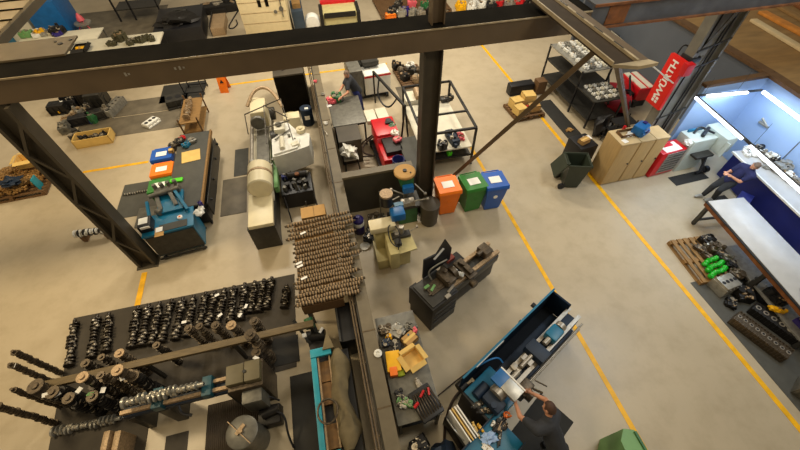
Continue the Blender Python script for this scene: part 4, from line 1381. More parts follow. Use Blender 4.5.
# ---------------------------------------------------------------- people
def skin_mesh(chains, m, name, parent, vox=.012):
    """chains: joint lists [(x,y,z,r)...]; tapered limbs rounded at the joints, fused into one continuous surface"""
    b = B()
    for ch in chains:
        prev = None
        for (x, y, z, r) in ch:
            p = Vector((x, y, z))
            q = bmesh.ops.create_icosphere(b.bm, subdivisions=2, radius=r)['verts']
            for v_ in q:
                v_.co += p
            if prev is not None and (p - prev[0]).length > 1e-4:
                b.cyl(prev[0], p, prev[1], r, n=14)
            prev = (p, r)
    bmesh.ops.recalc_face_normals(b.bm, faces=b.bm.faces)
    me = bpy.data.meshes.new(name)
    b.bm.to_mesh(me)
    b.bm.free()
    o = bpy.data.objects.new(name, me)
    COL.objects.link(o)
    rm = o.modifiers.new('fuse', 'REMESH')
    rm.mode = 'VOXEL'
    rm.voxel_size = vox
    sm = o.modifiers.new('smooth', 'SMOOTH')
    sm.factor = .5
    sm.iterations = 3 if vox < .01 else 6
    dg = bpy.context.evaluated_depsgraph_get()
    me2 = bpy.data.meshes.new_from_object(o.evaluated_get(dg))
    bpy.data.objects.remove(o)
    me2.name = name
    me2.materials.clear()
    me2.materials.append(m)
    for p in me2.polygons:
        p.use_smooth = True
    o2 = bpy.data.objects.new(name, me2)
    COL.objects.link(o2)
    if parent:
        o2.parent = parent
    return o2


def person(label, J, shirt, trouser, hair, group=None, glove=None, sleeve=.62):
    """J: joints in world coordinates: hip, neck, head, face(dir), sh_l/r, el_l/r, wr_l/r, hp_l/r, kn_l/r, an_l/r, toe_l/r"""
    J = {k: Vector(v) for k, v in J.items()}
    base = (J['an_l'] + J['an_r']) / 2
    base.z = 0
    t = thing('person', label, 'person', base)
    for k in J:
        if k != 'face':
            J[k] = J[k] - base

    def v(p, r):
        return (p.x, p.y, p.z, r)
    spine = (J['hip'] + J['neck']) / 2
    ch = [[v(J['hip'], .12), v(spine, .11), v(J['neck'] - (J['neck'] - spine) * .25, .10), v(J['neck'], .055), v(J['neck'] * .45 + J['head'] * .55, .055)]]
    fd = J['face'].normalized()
    for s in 'lr':
        ch.append([v(J['neck'] - (J['neck'] - spine) * .25, .10), v(J['sh_' + s], .062), v(J['el_' + s], .042), v(J['wr_' + s], .028)])
        ch.append([v(J['hip'], .12), v(J['hp_' + s], .09), v(J['kn_' + s], .062), v(J['an_' + s], .042), v(J['toe_' + s], .038)])
    # hands
    for s in 'lr':
        wr = J['wr_' + s]
        fa = (wr - J['el_' + s]).normalized()
        side = fa.cross(Vector((0, 0, 1))).normalized()
        dn = fa.cross(side).normalized()
        if dn.z > 0:
            dn = -dn
        palm = wr + fa * .06
        ch.append([v(J['wr_' + s], .028), v(palm, .034)])
        sg = 1 if s == 'l' else -1
        for k, ln in enumerate((.070, .078, .074, .058)):
            o_ = side * (-.030 + .020 * k) * sg
            a = palm + fa * .02 + o_
            b_ = a + fa * ln * .5 + dn * .006
            c_ = b_ + fa * ln * .35 + dn * ln * .35
            d_ = c_ + fa * ln * .1 + dn * ln * .3
            ch.append([v(a, .010), v(b_, .0095), v(c_, .009), v(d_, .008)])
        a = wr + fa * .03 - side * .025 * sg
        ch.append([v(a, .012), v(a + fa * .03 - side * .03 * sg, .011), v(a + fa * .055 - side * .035 * sg + dn * .015, .010)])
    skin_mesh(ch, mSkin, 'body', t, .006)
    # head
    up = (J['head'] - J['neck']).normalized()
    fwd = (fd - up * fd.dot(up)).normalized()
    rt = fwd.cross(up)
    R = Matrix((rt, fwd, up)).transposed().to_4x4()
    R.translation = J['head']
    hb = B()
    r = bmesh.ops.create_uvsphere(hb.bm, u_segments=24, v_segments=16, radius=1)['verts']
    for q in r:
        x, y, z = q.co
        j = 1 - .22 * max(0, -z)
        q.co = Vector((x * .078 * j, y * .095 * j + (.008 if z < 0 else 0), z * .118))
    hb.prism([(.085, .012), (.118, -.028), (.085, -.036)], -.012, .012, axis='X')
    for sx in (-1, 1):
        hb.blob((sx * .081, -.005, -.01), (.022, .04, .06), flat=False, sub=2, amt=.05)
    h = hb.out('head', mSkin, t)
    h.matrix_local = R
    e = B()
    for sx in (-1, 1):
        e.blob((sx * .030, .086, .012), (.026, .012, .012), flat=False, sub=2, amt=0)
    e.out('eye', mWhite, h)
    B().blob((0, .086, -.060), (.042, .012, .010), flat=False, sub=2, amt=0).out('mouth', mPink, h)
    hh = B()
    r = bmesh.ops.create_uvsphere(hh.bm, u_segments=24, v_segments=16, radius=1)['verts']
    for q in r:
        x, y, z = q.co
        q.co = Vector((x * .084, y * .100 - .008, z * .120 + .006))
    dl = [q for q in hh.bm.verts if q.co.z < -.045 or (q.co.y > .045 and q.co.z < .055) or (abs(q.co.x) > .06 and q.co.z < .0 and q.co.y > -.02)]
    bmesh.ops.delete(hh.bm, geom=dl, context='VERTS')
    hh.out('hair', hair, h)
    # clothes
    top = [[v(J['hip'] - (spine - J['hip']) * .15, .165), v(J['hip'].lerp(spine, .5), .155), v(spine, .16), v(J['neck'] - (J['neck'] - spine) * .25, .14), v(J['neck'] + (J['neck'] - spine) * .02, .10), v(J['neck'] + (J['neck'] - spine) * .10, .085)]]
    for s in 'lr':
        el = J['sh_' + s].lerp(J['el_' + s], sleeve)
        top.append([v(J['neck'] - (J['neck'] - spine) * .25, .14), v(J['sh_' + s], .10), v(el, .072)])
    skin_mesh(top, shirt, 'shirt', t)
    tr = []
    for s in 'lr':
        tr.append([v(J['hip'].lerp(spine, .25), .16), v(J['hip'] - Vector((0, 0, .04)), .165), v(J['hp_' + s], .112), v(J['kn_' + s], .08), v(J['an_' + s] + Vector((0, 0, .03)), .062)])
    skin_mesh(tr, trouser, 'trousers', t)
    for s in 'lr':
        a, b_ = J['an_' + s], J['toe_' + s]
        skin_mesh([[v(a - (b_ - a) * .25, .045), v(a, .05), v(a.lerp(b_, .6), .048), v(b_ + (b_ - a) * .1, .038)]], mBlack if 'pale' not in label else mLGrey, 'shoe', t)
    return t


# ---------------------------------------------------------------- partition top bits and middle left
for k, (px, py, lab) in enumerate(((323, 95, 'small junction box on top of the partition at the far end'), (326, 124, 'white bracket on top of the partition by the pale bag'), (381, 353, 'round white rosette on the partition top beside the clutter bench'),
                                   (315, 82, 'pale red-capped fitting on the partition top near the far workman'))):
    p = F(px, py, 1.09)
    p.x = max(-.05, min(.12, p.x))
    if k == 2:
        solo('cable_rosette', B().lathe([(.07, 0), (.075, .03), (.03, .05), (.03, .03)], n=18), mWhite, lab, 'fitting', (p.x, p.y, 1.093))
    else:
        gearbox(lab, (p.x, p.y, 1.093), (.12, .16, .08), .2, [mLGrey, mWhite, None, mPink][k], seed=k, name='fitting', cat='fitting')
for k, y in enumerate((5.6, 4.15, 9.2)):
    solo('pipe_hook', B().tube([(0, .15, .0), (.0, .05, .03), (.05, .0, .03), (.05, -.12, .0)], .012), mSteel, ('metal hook on the partition beside the cream mill', 'metal hook on the partition beside the camshaft table end', 'metal hook on the partition beside the pale bag')[k], 'hook', (-.06, y, 1.11))

# far workman bench
t = table('cluttered workbench where the far workman stands by the partition', .22, 1.25, 9.75, 11.3, .9, mGrey, mDark, cat='workbench')
fb = [((326, 100), (.35, .35, .2), mPink, 'salmon red round part on the far workman bench'), ((330, 88), (.3, .25, .2), mYellow, 'yellow tool in front of the far workman'),
      ((323, 85), (.22, .2, .15), mBlack, 'black grinder body by the far workman hand'), ((336, 95), (.35, .4, .3), mGreenM, 'dark green vice on the far workman bench'),
      ((321, 72), (.2, .2, .2), mWhite, 'white part at the head of the far workman bench'), ((338, 87), (.2, .2, .18), mLGrey, 'silver part beside the far workman arm')]
for k, ((px, py), s, m, lab) in enumerate(fb):
    p = F(px, py, 1.0)
    gearbox(lab, (max(.35, min(1.1, p.x)), max(9.9, min(11.15, p.y)), .90), s, k, m, seed=120 + k)
p = F(327, 106, .9)
sheet('crumpled white sheet on the near end of the far workman bench', (p.x, p.y, .905), (.28, .2), .3)
wx, wy = 1.05, 11.62
person('person in a charcoal shirt and blue trousers bending over the far bench by the partition', dict(
    hip=(wx + .2, wy - .1, .95), neck=(wx - .02, wy - .12, 1.42), head=(wx - .08, wy - .18, 1.60), face=(-.6, -.7, -.5),
    sh_l=(wx - .1, wy - .29, 1.34), sh_r=(wx + .0, wy + .09, 1.36), el_l=(wx - .14, wy - .52, 1.15), el_r=(wx - .28, wy - .1, 1.12), wr_l=(wx - .36, wy - .62, 1.10), wr_r=(wx - .42, wy - .35, 1.10),
    hp_l=(wx + .18, wy - .2, .9), hp_r=(wx + .25, wy + .02, .9), kn_l=(wx + .22, wy - .26, .5), kn_r=(wx + .3, wy + .05, .5), an_l=(wx + .27, wy - .3, .08), an_r=(wx + .35, wy + .05, .08),
    toe_l=(wx + .12, wy - .38, .05), toe_r=(wx + .2, wy - .02, .05)), mShirtD, mTrouserB, mHairG)
solo('parts_cabinet', B().b2(-.32, .32, -.35, .35, 0, .85, bev=.01).b2(-.34, .34, -.38, .38, .85, .9), mColDark, 'black square cabinet at the near end of the far workman bench', 'cabinet', (.62, 9.33, 0))
# white cabinet machine
t = thing('coolant_cabinet', 'white wheeled cabinet with a red stripe and a dark rack on top', 'cabinet', (2.1, 12.7, 0), .05)
B().b2(-.45, .5, -.35, .35, .2, .95, bev=.02).out('cabinet_body', mWhite, t)
B().b2(-.46, .51, -.36, -.35, .86, .92).out('red_stripe', mRed, t)
B().b2(-.95, -.5, -.3, .9, .15, 1.15, bev=.02).out('side_column', mGrey, t)
B().b2(-.45, .25, .35, .9, .2, 1.05).b2(-.4, .2, .1, .8, 1.05, 1.2).out('dark_rack', mDark, t)
B().b2(-.8, .4, -.25, .3, .06, .2).out('undercarriage', mBlack, t)
for sx in (-.7, .35):
    B().cyl((sx - .04, -.3, .1), (sx + .04, -.3, .1), .10, n=16).out('castor', mBlack, t)
# pallet behind the column
p = F(409, 75, .14)
pallet('pallet of brass and dark parts behind the middle column', (p.x + .05, p.y, .013), 1.05, 1.5, .05)
for k, (px, py, m, lab) in enumerate(((402, 70, mCast, 'tan casting at the left of the pallet behind the column'), (410, 66, mWhite, 'white tag-like cover at the middle of the pallet behind the column'), (405, 76, mSoot, 'black pump at the front of the pallet behind the column'),
                                      (417, 78, mCam, 'brassy casting nearest the middle column on its pallet'), (413, 70, mDark, 'dark housing in the centre of the pallet behind the column'), (396, 64, mSoot, 'small black part at the back of the pallet behind the column'),
                                      (420, 70, mCast, 'rust-brown casting at the right of the pallet behind the column'))):
    q = F(px, py, .3)
    gearbox(lab, (max(p.x - .4, min(p.x + .45, q.x)), max(p.y - .6, min(p.y + .6, q.y)), .155), (.36, .4, .32), k, m, seed=140 + k)
# red welding machine
t = thing('welding_power_unit', 'red welding unit on a trolley with a pale flat lid beside the welding bay', 'welder', (1.72, 8.95, 0), .03)
B().b2(-.33, .36, -.10, .75, .35, 1.0, bev=.03).out('casing', mRed, t)
B().b2(-.42, -.1, .75, 1.35, .8, .95, bev=.01).b2(-.06, .28, .75, 1.35, .8, .95, bev=.01).out('lid', mCream, t)
B().b2(-.33, .36, -.12, -.10, .45, .9).out('front_panel', mPink, t)
B().b2(-.32, .35, -.95, -.12, .25, .75, bev=.03).out('lower_casing', mRed, t)
B().b2(-.2, .3, -.8, -.1, .75, .9, bev=.02).out('wire_feeder', mSoot, t)
B().cyl((.18, .5, 1.0), (.18, .5, 1.06), .09, n=18).box((.18, .4, 1.03), (.25, .08, .05)).out('black_fan', mBlack, t)
B().b2(-.4, .4, -1.0, .8, .10, .2).out('trolley', mBlack, t)
for sy in (-.9, .7):
    B().cyl((-.42, sy, .12), (.42, sy, .12), .11, n=18).out('wheel', mBlack, t)
B().tube([(-.35, .3, .7), (-.7, .25, .5), (-.8, .0, .4), (-.5, -.1, .3)], .03).tube([(-.35, .5, .6), (-.8, .5, .3), (-.95, .2, .1), (-.4, .1, .12)], .025).out('welding_cable', mHose, t)
for k, (px, py, m, lab) in enumerate(((392, 130, mGreenM, 'dark green tool lying on the red welding unit'), (398, 137, mPaper, 'white cloth scrap on the red welding unit'), (404, 143, mPink, 'pink cable reel beside the red welding unit'))):
    p = F(px, py, .8)
    gearbox(lab, (min(1.95, p.x), p.y, .93 if k < 2 else .93), (.22, .3, .12), k, m, seed=k)
q = F(395, 158, 1.0)
bucket('pale blue topped tub beside the green grinder', (1.78, 7.75, 0), .17, .95, mNavyP, mBoothW)
# white bag on a stand
t = thing('bag_stand', 'thin legged stand beside the partition', 'stand', (.55, 8.75, 0))
for sx in (-.22, .22):
    for sy in (-.22, .22):
        B().bar((sx, sy, 0), (sx * .8, sy * .8, .5), .03, .03).out('leg', mBlack, t)
B().b2(-.22, .22, -.22, .22, .5, .53).out('seat', mLGrey, t)
rag('crumpled white plastic bag with pink print on the thin legged stand', (.52, 8.78, .53), (.42, .5, .36), mWhite, seed=12, name='plastic_bag', cat='bag')
# frame cart (welding table frame)
t = thing('welding_cart', 'tall black angle-iron frame cart right of the middle column', 'cart', (3.55, 9.1, 0), -.03)
b = B()
for x in (-.95, .62):
    for y in (-1.05, 1.5):
        b.bar((x, y, .08), (x, y, 1.35), .06, .06)
for z in (1.35,):
    b.bar((-.95, -1.05, z), (-.95, 1.5, z), .06, .06).bar((.62, -1.05, z), (.62, 1.5, z), .06, .06).bar((-.95, -1.05, z), (.62, -1.05, z), .06, .06).bar((-.95, 1.5, z), (.62, 1.5, z), .06, .06)
b.bar((-.95, -1.05, .4), (.62, -1.05, .4), .05, .05).bar((-.95, -.2, 1.35), (.62, -.2, 1.35), .05, .05)
b.out('cart_frame', mSoot, t)
B().b2(-.93, .60, -1.0, 1.45, .62, .66).out('shelf', mCream, t)
B().b2(-.93, .60, -1.0, -.2, .32, .36).out('lower_shelf', mDark, t)
for sx in (-.95, .62):
    B().cyl((sx - .03, -1.05, .05), (sx + .03, -1.05, .05), .05, n=12).out('castor', mBlack, t)
for k, (px, py, z, s, m, lab) in enumerate(((452, 140, .68, (.3, .8, .3), mNavy, 'dark blue gas torch set lying on the frame cart'), (453, 158, .5, (.16, .16, .18), mLime, 'lime green ball-like cap low on the frame cart'),
                                            (460, 137, .68, (.2, .4, .15), mPink, 'pink cloth scrap on the frame cart'), (446, 100, .68, (.5, .3, .2), mDark, 'dark bracket at the back of the frame cart'), (443, 150, .68, (.3, .3, .3), mBlack, 'black clamp at the front left of the frame cart'))):
    q = F(px, py, z)
    gearbox(lab, (max(2.95, q.x), max(8.2, q.y), .36 if k == 1 else .66), s, .1, m, seed=150 + k)
t = thing('angle_frame', 'black angle-iron frame with hoses left of the middle column', 'frame', (2.25, 10.4, 0), 0)
b = B().bar((-.3, 1.7, 1.2), (.25, -.6, 1.2), .07, .07).bar((.25, -.6, 1.2), (.0, -1.0, .05), .05, .05).bar((-.3, 1.7, 1.2), (-.3, 1.7, .0), .05, .05).bar((.25, -.6, 1.2), (.35, -.6, 0), .05, .05)
b.out('frame_bars', mSoot, t)
B().tube([(-.2, 1.2, 1.2), (-.35, .9, .7), (-.1, .4, .5), (.2, .3, .9), (.1, .0, 1.2)], .03).out('hose', mBlack, t)
t = thing('fume_cabinet', 'white upright unit with a tan motor on top left of the middle column', 'machine', (3.0, 10.95, 0))
B().b2(-.25, .3, -.3, .3, 0, .8, bev=.02).out('casing', mCream, t)
B().cyl((.2, -.3, .85), (.2, .1, .95), .12).out('motor', mCam, t)
solo('grey_floor_panel', B().box((0, 0, .45), (.55, 1.5, .9), bev=.01), mMatGrey, 'dark grey steel cabinet standing against the middle column', 'cabinet', (2.25, 7.95, 0))

# green tool grinder in front of the cross partition
t = thing('pedestal_grinder', 'green pedestal machine with a tan round dial against the cross partition', 'machine', (1.66, 6.45, 0))
B().b2(-.24, .26, -.25, .22, 0, .62, bev=.02).out('pedestal', mGreenM, t)
B().b2(-.32, .35, -.3, .25, .62, .70).out('tray', mDark, t)
B().lathe([(.06, .7), (.07, 1.25), (.10, 1.3)], n=16).out('column', mGrey, t)
B().lathe([(.25, 1.52), (.27, 1.54), (.27, 1.58), (.25, 1.6)], n=26, at=(.0, .1, 0)).out('round_dial', mCard, t)
B().cyl((.0, .1, 1.6), (.0, .1, 1.63), .05).cyl((.12, 0, 1.6), (.12, 0, 1.62), .02).out('dial_hub', mSoot, t)
B().b2(-.15, .18, -.12, .2, 1.25, 1.52, bev=.03).out('head', mGreenM, t)
B().b2(-.12, .15, -.25, -.10, 1.15, 1.35, bev=.02).out('blue_cover', mBlue, t)
b = B()
for a, c in (((.2, -.1, 1.3), (.42, -.3, 1.1)), ((-.2, -.1, .95), (-.45, -.2, .95)), ((.1, -.3, .9), (.48, -.35, .95)), ((-.1, -.2, 1.1), (-.4, -.1, 1.25))):
    b.cyl(a, c, .018)
    b.cyl(Vector(c) - Vector((.03, 0, 0)), Vector(c) + Vector((.03, 0, 0)), .04)
b.box((0, -.2, .78), (.35, .2, .14), bev=.02)
b.out('hand_lever', mSteel, t)
# items at the foot of the cross partition
t = canister('violet bottle with a white band by the partition corner', (.34, 6.25, 0), .14, .62, mPurple, mPurple, name='gas_bottle', cat='bottle')
B().lathe([(.143, .3), (.146, .31), (.146, .42), (.143, .43)], n=20).out('white_band', mPaper, t)
for k, (x, y, s, m, lab) in enumerate(((.78, 6.35, (.4, .4, .5), mCast, 'olive cast pump next to the violet bottle'), (1.15, 6.3, (.3, .3, .45), mSoot, 'black part between the pump and the green pedestal'),
                                       (.55, 5.95, (.4, .3, .3), mBlack, 'black base plate part in front of the violet bottle'), (.95, 5.95, (.35, .3, .3), mSoot, 'sooty bracket behind the cream mill'))):
    gearbox(lab, (x, y, 0), s, k * .5, m, seed=160 + k)
solo('steel_rod', B().bar((0, 0, 0), (0, .0, 1.0), .025, .025).box((0, 0, .02), (.2, .2, .04)), mGrey, 'upright thin steel rod stand near the cross partition', 'stand', (1.0, 6.6, 0))
solo('white_hook_dish', B().lathe([(.10, 0), (.13, .03), (.02, .03)], n=18), mPaper, 'white dish on the floor by the violet bottle', 'dish', (.38, 5.72, 0))

# cream milling machine
t = thing('milling_machine', 'cream milling machine with a blue drive head beside the partition', 'milling machine', (1.0, 5.25, 0))
B().b2(-.42, .30, -.32, .35, 0, .35, bev=.03).out('base', mCreamY, t)
B().b2(-.16, .06, -.6, .1, .35, .95, bev=.03).out('knee', mCreamY, t)
B().b2(-.38, -.05, .05, .40, .35, 1.05, bev=.03).out('body_casting', mCreamY, t)
B().b2(-.48, .12, -.02, .30, 1.05, 1.22, bev=.03).out('top_cover', mCreamW, t)
B().b2(.02, .34, -.5, .0, .3, .85, bev=.02).out('apron_casting', mCreamY, t)
B().box((.24, -.32, .90), (.44, .48, .05), rz=.12, rx=.12, bev=.01).out('side_tray', mCreamY, t)
B().b2(-.02, .42, -.22, -.05, .95, 1.03, bev=.01).box((.08, -.33, 1.0), (.16, .18, .1), bev=.02).out('work_table', mDark, t)
B().b2(.05, .38, .10, .38, 1.2, 1.42, bev=.03).out('drive_head', mBlue, t)
B().b2(.18, .40, .38, .5, 1.2, 1.42).out('head_plate', mTeal, t)
B().lathe([(.09, 1.42), (.14, 1.45), (.14, 1.72), (.12, 1.74)], n=22, at=(.02, .48, 0)).out('motor', mSoot, t)
B().lathe([(.14, 1.74), (.15, 1.76), (.15, 1.80), (.05, 1.80)], n=22, at=(.02, .48, 0)).out('motor_cap', mCam, t)
B().cyl((.22, -.1, .95), (.22, -.1, 1.25), .06).cyl((.1, -.15, 1.0), (.1, -.15, 1.1), .05).out('spindle', mSteel, t)
B().tube([(0, .05, 1.2), (-.1, -.1, 1.3), (-.1, -.4, 1.1), (.1, -.5, 1.0), (.12, -.3, 1.0)], .014).tube([(.1, 0, 1.2), (.15, -.3, 1.3), (.05, -.5, .95)], .012).out('cable', mBlack, t)
B().cyl((.45, -.05, .95), (.62, .0, 1.0), .012).cyl((.60, .0, 1.0), (.64, .0, 1.0), .035).out('crank_handle', mSteel, t)

# ---------------------------------------------------------------- dark lathe
def dirrz(a, b_):
    return math.atan2(b_[1] - a[1], b_[0] - a[0])


t = thing('tool_room_lathe', 'dark oily lathe with an upright black guard in the middle of the floor', 'lathe', (1.30, 3.45, 0), math.radians(25.0))
# local x along the bed from headstock (0) to tailstock (2.0)
B().b2(-.10, .62, -.34, .36, 0, .98, bev=.03).out('headstock_cabinet', mSoot, t)
B().b2(-.06, .60, -.30, .32, .98, 1.02, bev=.01).out('cabinet_top', mDark, t)
B().b2(.62, 1.95, -.20, .22, .12, .62, bev=.02).out('bed_cabinet', mSoot, t)
B().b2(.62, 2.05, -.19, -.11, .86, .95).b2(.62, 2.05, .09, .17, .86, .95).out('bed_way', mCam, t)
B().b2(.62, 2.02, -.22, .20, .62, .86, bev=.02).out('bed', mDark, t)
B().b2(.46, .70, -.18, .22, 1.02, 1.2, bev=.04).cyl((.70, 0, 1.14), (.80, 0, 1.14), .14, n=22).cyl((.5, -.1, 1.2), (.5, -.1, 1.26), .06).cyl((.62, .1, 1.2), (.62, .1, 1.24), .05).out('headstock', mCast, t)
B().cyl((.80, 0, 1.14), (.84, 0, 1.14), .08, n=16).box((.9, -.1, 1.02), (.12, .14, .1), rz=.5, bev=.02).box((.86, .14, 1.0), (.16, .08, .08), rz=-.3, bev=.02).out('chuck_jaw', mLGrey, t)
B().b2(.98, 1.22, -.30, .22, .95, 1.02, bev=.02).b2(1.04, 1.16, -.24, -.02, 1.02, 1.12, bev=.02).cyl((1.05, -.30, .85), (1.05, -.42, .85), .09, n=18).box((1.1, .05, 1.07), (.08, .2, .1), rz=.3, bev=.01).out('carriage', mCast, t)
B().b2(1.62, 1.85, -.14, .14, .95, 1.15, bev=.03).cyl((1.5, 0, 1.1), (1.65, 0, 1.1), .05).out('tailstock', mCast, t)
g = B()
g.prism([(.22, 1.02), (1.0, 1.02), (1.0, 1.45), (.78, 1.92), (.56, 1.62), (.22, 1.72)], .33, .36, axis='Y')
g.out('upright_guard', mBlack, t)
B().box((.62, .325, 1.58), (.30, .008, .09), ry=-.6).out('guard_label', mPaper, t)
B().tube([(.35, .2, 1.02), (.3, .3, 1.25), (.5, .25, 1.38), (.75, .2, 1.4)], .018).out('lamp_arm', mLGrey, t)
B().b2(.10, .45, -.1, .16, 1.02, 1.05).bar((.05, .1, 1.05), (.42, .1, 1.05), .03, .03).bar((.05, -.05, 1.05), (.42, -.05, 1.05), .03, .03).out('tool_tray', mCast, t)
B().box((.14, .12, 1.06), (.12, .06, .04)).box((.22, .02, 1.06), (.16, .05, .05), rz=.4).out('green_box', mSage, t)
B().box((.50, -.22, 1.04), (.2, .05, .03), rz=.2).box((.34, -.30, 1.04), (.12, .08, .04)).out('bright_tool', mSteel, t)
B().b2(-.08, .1, .36, .42, .2, .9).b2(.9, 1.4, .22, .5, .4, .8, bev=.03).out('back_motor', mSoot, t)
b = B()
for z in (.75, .55, .35):
    b.b2(-.05, .58, -.36, -.34, z, z + .02)
b.out('vent_strip', mDark, t)
B().box((1.1, .42, .85), (.2, .12, .1)).out('red_box', mat('dull_red', '#7a3024', .5, 0, .2, 8), t)
solo('power_cable', B().tube([(1.10, 3.6, .02), (.8, 3.55, .02), (.5, 3.45, .02), (.3, 3.5, .02)], .018), mHose, 'dark cable running from the oily lathe to the partition', 'cable')

# ---------------------------------------------------------------- clutter bench along the partition
t = table('long grey bench covered in tools between the partition and the oily lathe', .20, .98, 1.30, 3.28, .88, mGrey, mDark, shelf=.3, cat='bench')
cb = [
    ('gb', (386, 330), (.3, .25, .16), mCast, 'rust-brown gear at the far left corner of the tool bench'),
    ('gb', (397, 332), (.3, .3, .18), mLGrey, 'silver bracket at the far edge of the tool bench'),
    ('gb', (410, 327), (.18, .3, .14), mGrey, 'grey plate standing at the far edge of the tool bench'),
    ('gb', (390, 337), (.12, .14, .16), mYellow, 'small yellow torch on the far part of the tool bench'),
    ('gb', (387, 343), (.2, .2, .14), mNavy, 'dark blue drill left of the yellow torch'),
    ('gb', (395, 347), (.3, .26, .12), mSoot, 'black round fan-like part in the middle left of the tool bench'),
    ('gb', (407, 339), (.14, .14, .14), mTeal, 'teal and white spool right of the yellow torch'),
    ('gb', (414, 330), (.16, .14, .14), mPink, 'red and white part at the right corner of the tool bench'),
    ('gb', (400, 397), (.16, .34, .14), mBlack, 'black and silver drill at the lower left of the tool bench'),
    ('gb', (404, 408), (.2, .24, .14), mLGrey, 'silver fitting at the lower left of the tool bench'),
    ('gb', (419, 385), (.26, .12, .08), mSteel, 'bright steel bar set beside the cardboard box'),
    ('gb', (410, 419), (.3, .16, .16), mSage, 'pale green round part at the near end of the tool bench'),
]
for k, (_, (px, py), s, m, lab) in enumerate(cb):
    p = F(px, py, .93)
    p.x = max(.32, min(.88, p.x))
    p.y = max(1.62, min(3.15, p.y))
    gearbox(lab, (p.x, p.y, .88), s, k * .8, m, seed=170 + k)
p = F(394, 362, .95)
t = thing('yellow_tool_case', 'bright yellow open tool case on the bench by the partition', 'case', (p.x, p.y, .88), -.1)
B().b2(-.14, .12, -.18, .2, 0, .12, bev=.02).out('case_body', mYellow, t)
B().b2(-.10, .04, -.26, -.1, .02, .14, bev=.02).out('power_tool', mOrange, t)
p = F(401, 373, .93)
solo('sponge', B().box((0, 0, .04), (.13, .12, .08), bev=.02), mat('olive_sponge', '#8f9c1c', .8), 'olive yellow sponge in front of the yellow tool case', 'sponge', (p.x, p.y, .88))
p = F(413, 368, 1.0)
carton('open cardboard carton nearest the middle of the tool bench', (.72, 2.30, .88), (.32, .30, .15), .35, mCardY)
p = F(412, 349, 1.0)
carton('closed cardboard carton with a dark hole behind the open one', (.76, 2.68, .88), (.28, .22, .13), .5, mCard, open_=False)
t = thing('tool_caddy', 'black tool carrier full of red-handled tools and hoses at the near end of the bench', 'tool carrier', (.74, 1.52, .88), .3)
B().b2(-.20, .22, -.26, .28, 0, .08, bev=.03).out('carrier_body', mBlack, t)
b = B()
for k in range(9):
    b.tube([(-.18 + .045 * k, -.22, .05), (-.2 + .05 * k, -.1, .16 + .01 * (k % 3)), (-.15 + .04 * k, .1, .16), (-.12 + .04 * k, .24, .05)], .011)
b.out('hose_bundle', mCast, t)
B().cyl((-.05, .1, .2), (.06, .16, .21), .022).cyl((.1, .05, .2), (.15, .16, .21), .02).cyl((-.22, .02, .17), (-.12, .05, .18), .028).out('red_handle', mRed, t)
gearbox('dark motor on the floor at the near end of the tool bench', (.50, 1.02, 0), (.35, .35, .6), .3, mSoot, seed=9)
solo('floor_hose', B().tube([(.95, .9, .03), (1.05, 1.2, .03), (1.25, 1.55, .03), (1.55, 1.78, .03), (1.85, 1.85, .04)], .028), mHose, 'thick brown hose curving over the floor to the blue lathe', 'hose')
solo('power_cable', B().tube([(.98, 1.75, .02), (1.25, 1.85, .02), (1.55, 1.98, .02), (1.9, 2.1, .02)], .012), mHose, 'thin cable crossing the floor above the brown hose', 'cable')

# ---------------------------------------------------------------- blue lathe
A, C = F(470, 400, 1.0), F(563, 305, 1.0)
rz = math.atan2(C.y - A.y, C.x - A.x)
L = (C - A).length
print('BLUE', A, C, math.degrees(rz), L)
YO = -.22
t = thing('centre_lathe', 'long blue centre lathe with a high back splash guard at the bottom of the floor', 'lathe', (A.x - math.sin(rz) * YO, A.y + math.cos(rz) * YO, 0), rz)
# local x along bed, local +y is the back (towards the guard)
B().b2(.05, .75, -.30, .40, 0, .88, bev=.03).out('headstock_cabinet', mTeal, t)
B().b2(.75, L - .05, -.22, .32, .35, .60, bev=.02).b2(L - .55, L, -.28, .3, 0, .4, bev=.02).out('bed_cabinet', mNavy, t)
B().b2(.35, L + .05, -.16, -.09, .9, 1.0).b2(.35, L + .05, .06, .13, .9, 1.0).out('bed_way', mSteel, t)
B().b2(.75, L, -.17, .14, .6, .9, bev=.02).out('bed', mNavy, t)
B().b2(.45, L + .0, .28, .52, .55, .60).out('chip_pan', mat('near_black_pan', '#0b1119', .8, 0, .3, 6, spec=.2), t)  # pan coloured darker than the navy bed beside it
B().b2(.10, L + .02, .50, .53, .55, 1.22).b2(L - .02, L + .02, .10, .52, .55, 1.16).out('splash_guard', mat('dark_blue_guard', '#0b1f33', .7, 0, .2, 5, spec=.2), t)
B().b2(.10, L + .02, .497, .533, 1.22, 1.24).out('guard_edge', mTeal, t)
B().b2(.42, 1.15, .485, .50, 1.16, 1.22).out('light_strip', mPaper, t)
B().cyl((2.2, .53, 1.1), (2.2, .62, 1.1), .05).b2(1.7, 1.74, .53, .56, .7, 1.15).out('guard_bracket', mBlack, t)
B().b2(.16, .40, -.24, .12, .88, 1.10, bev=.04).cyl((.12, .2, .98), (.4, .2, .98), .09).cyl((.2, -.1, 1.1), (.2, -.1, 1.16), .05).out('headstock', mNavy, t)
B().cyl((.35, -.02, 1.1), (.50, -.02, 1.1), .13, n=22).cyl((.5, -.02, 1.1), (.95, -.02, 1.1), .05).out('chuck', mSteel, t)
cv = B().b2(.46, .72, -.30, .20, 1.18, 1.25, bev=.01)
cv.out('chuck_guard', mLGrey, t)
B().b2(.45, .72, .0, .21, 1.185, 1.255, bev=.01).out('guard_cover', mBlue, t)
B().b2(.715, .74, -.30, .21, 1.18, 1.26).out('guard_lip', mPaper, t)
B().b2(1.35, 1.62, -.22, .18, 1.0, 1.2, bev=.03).out('carriage', mNavy, t)
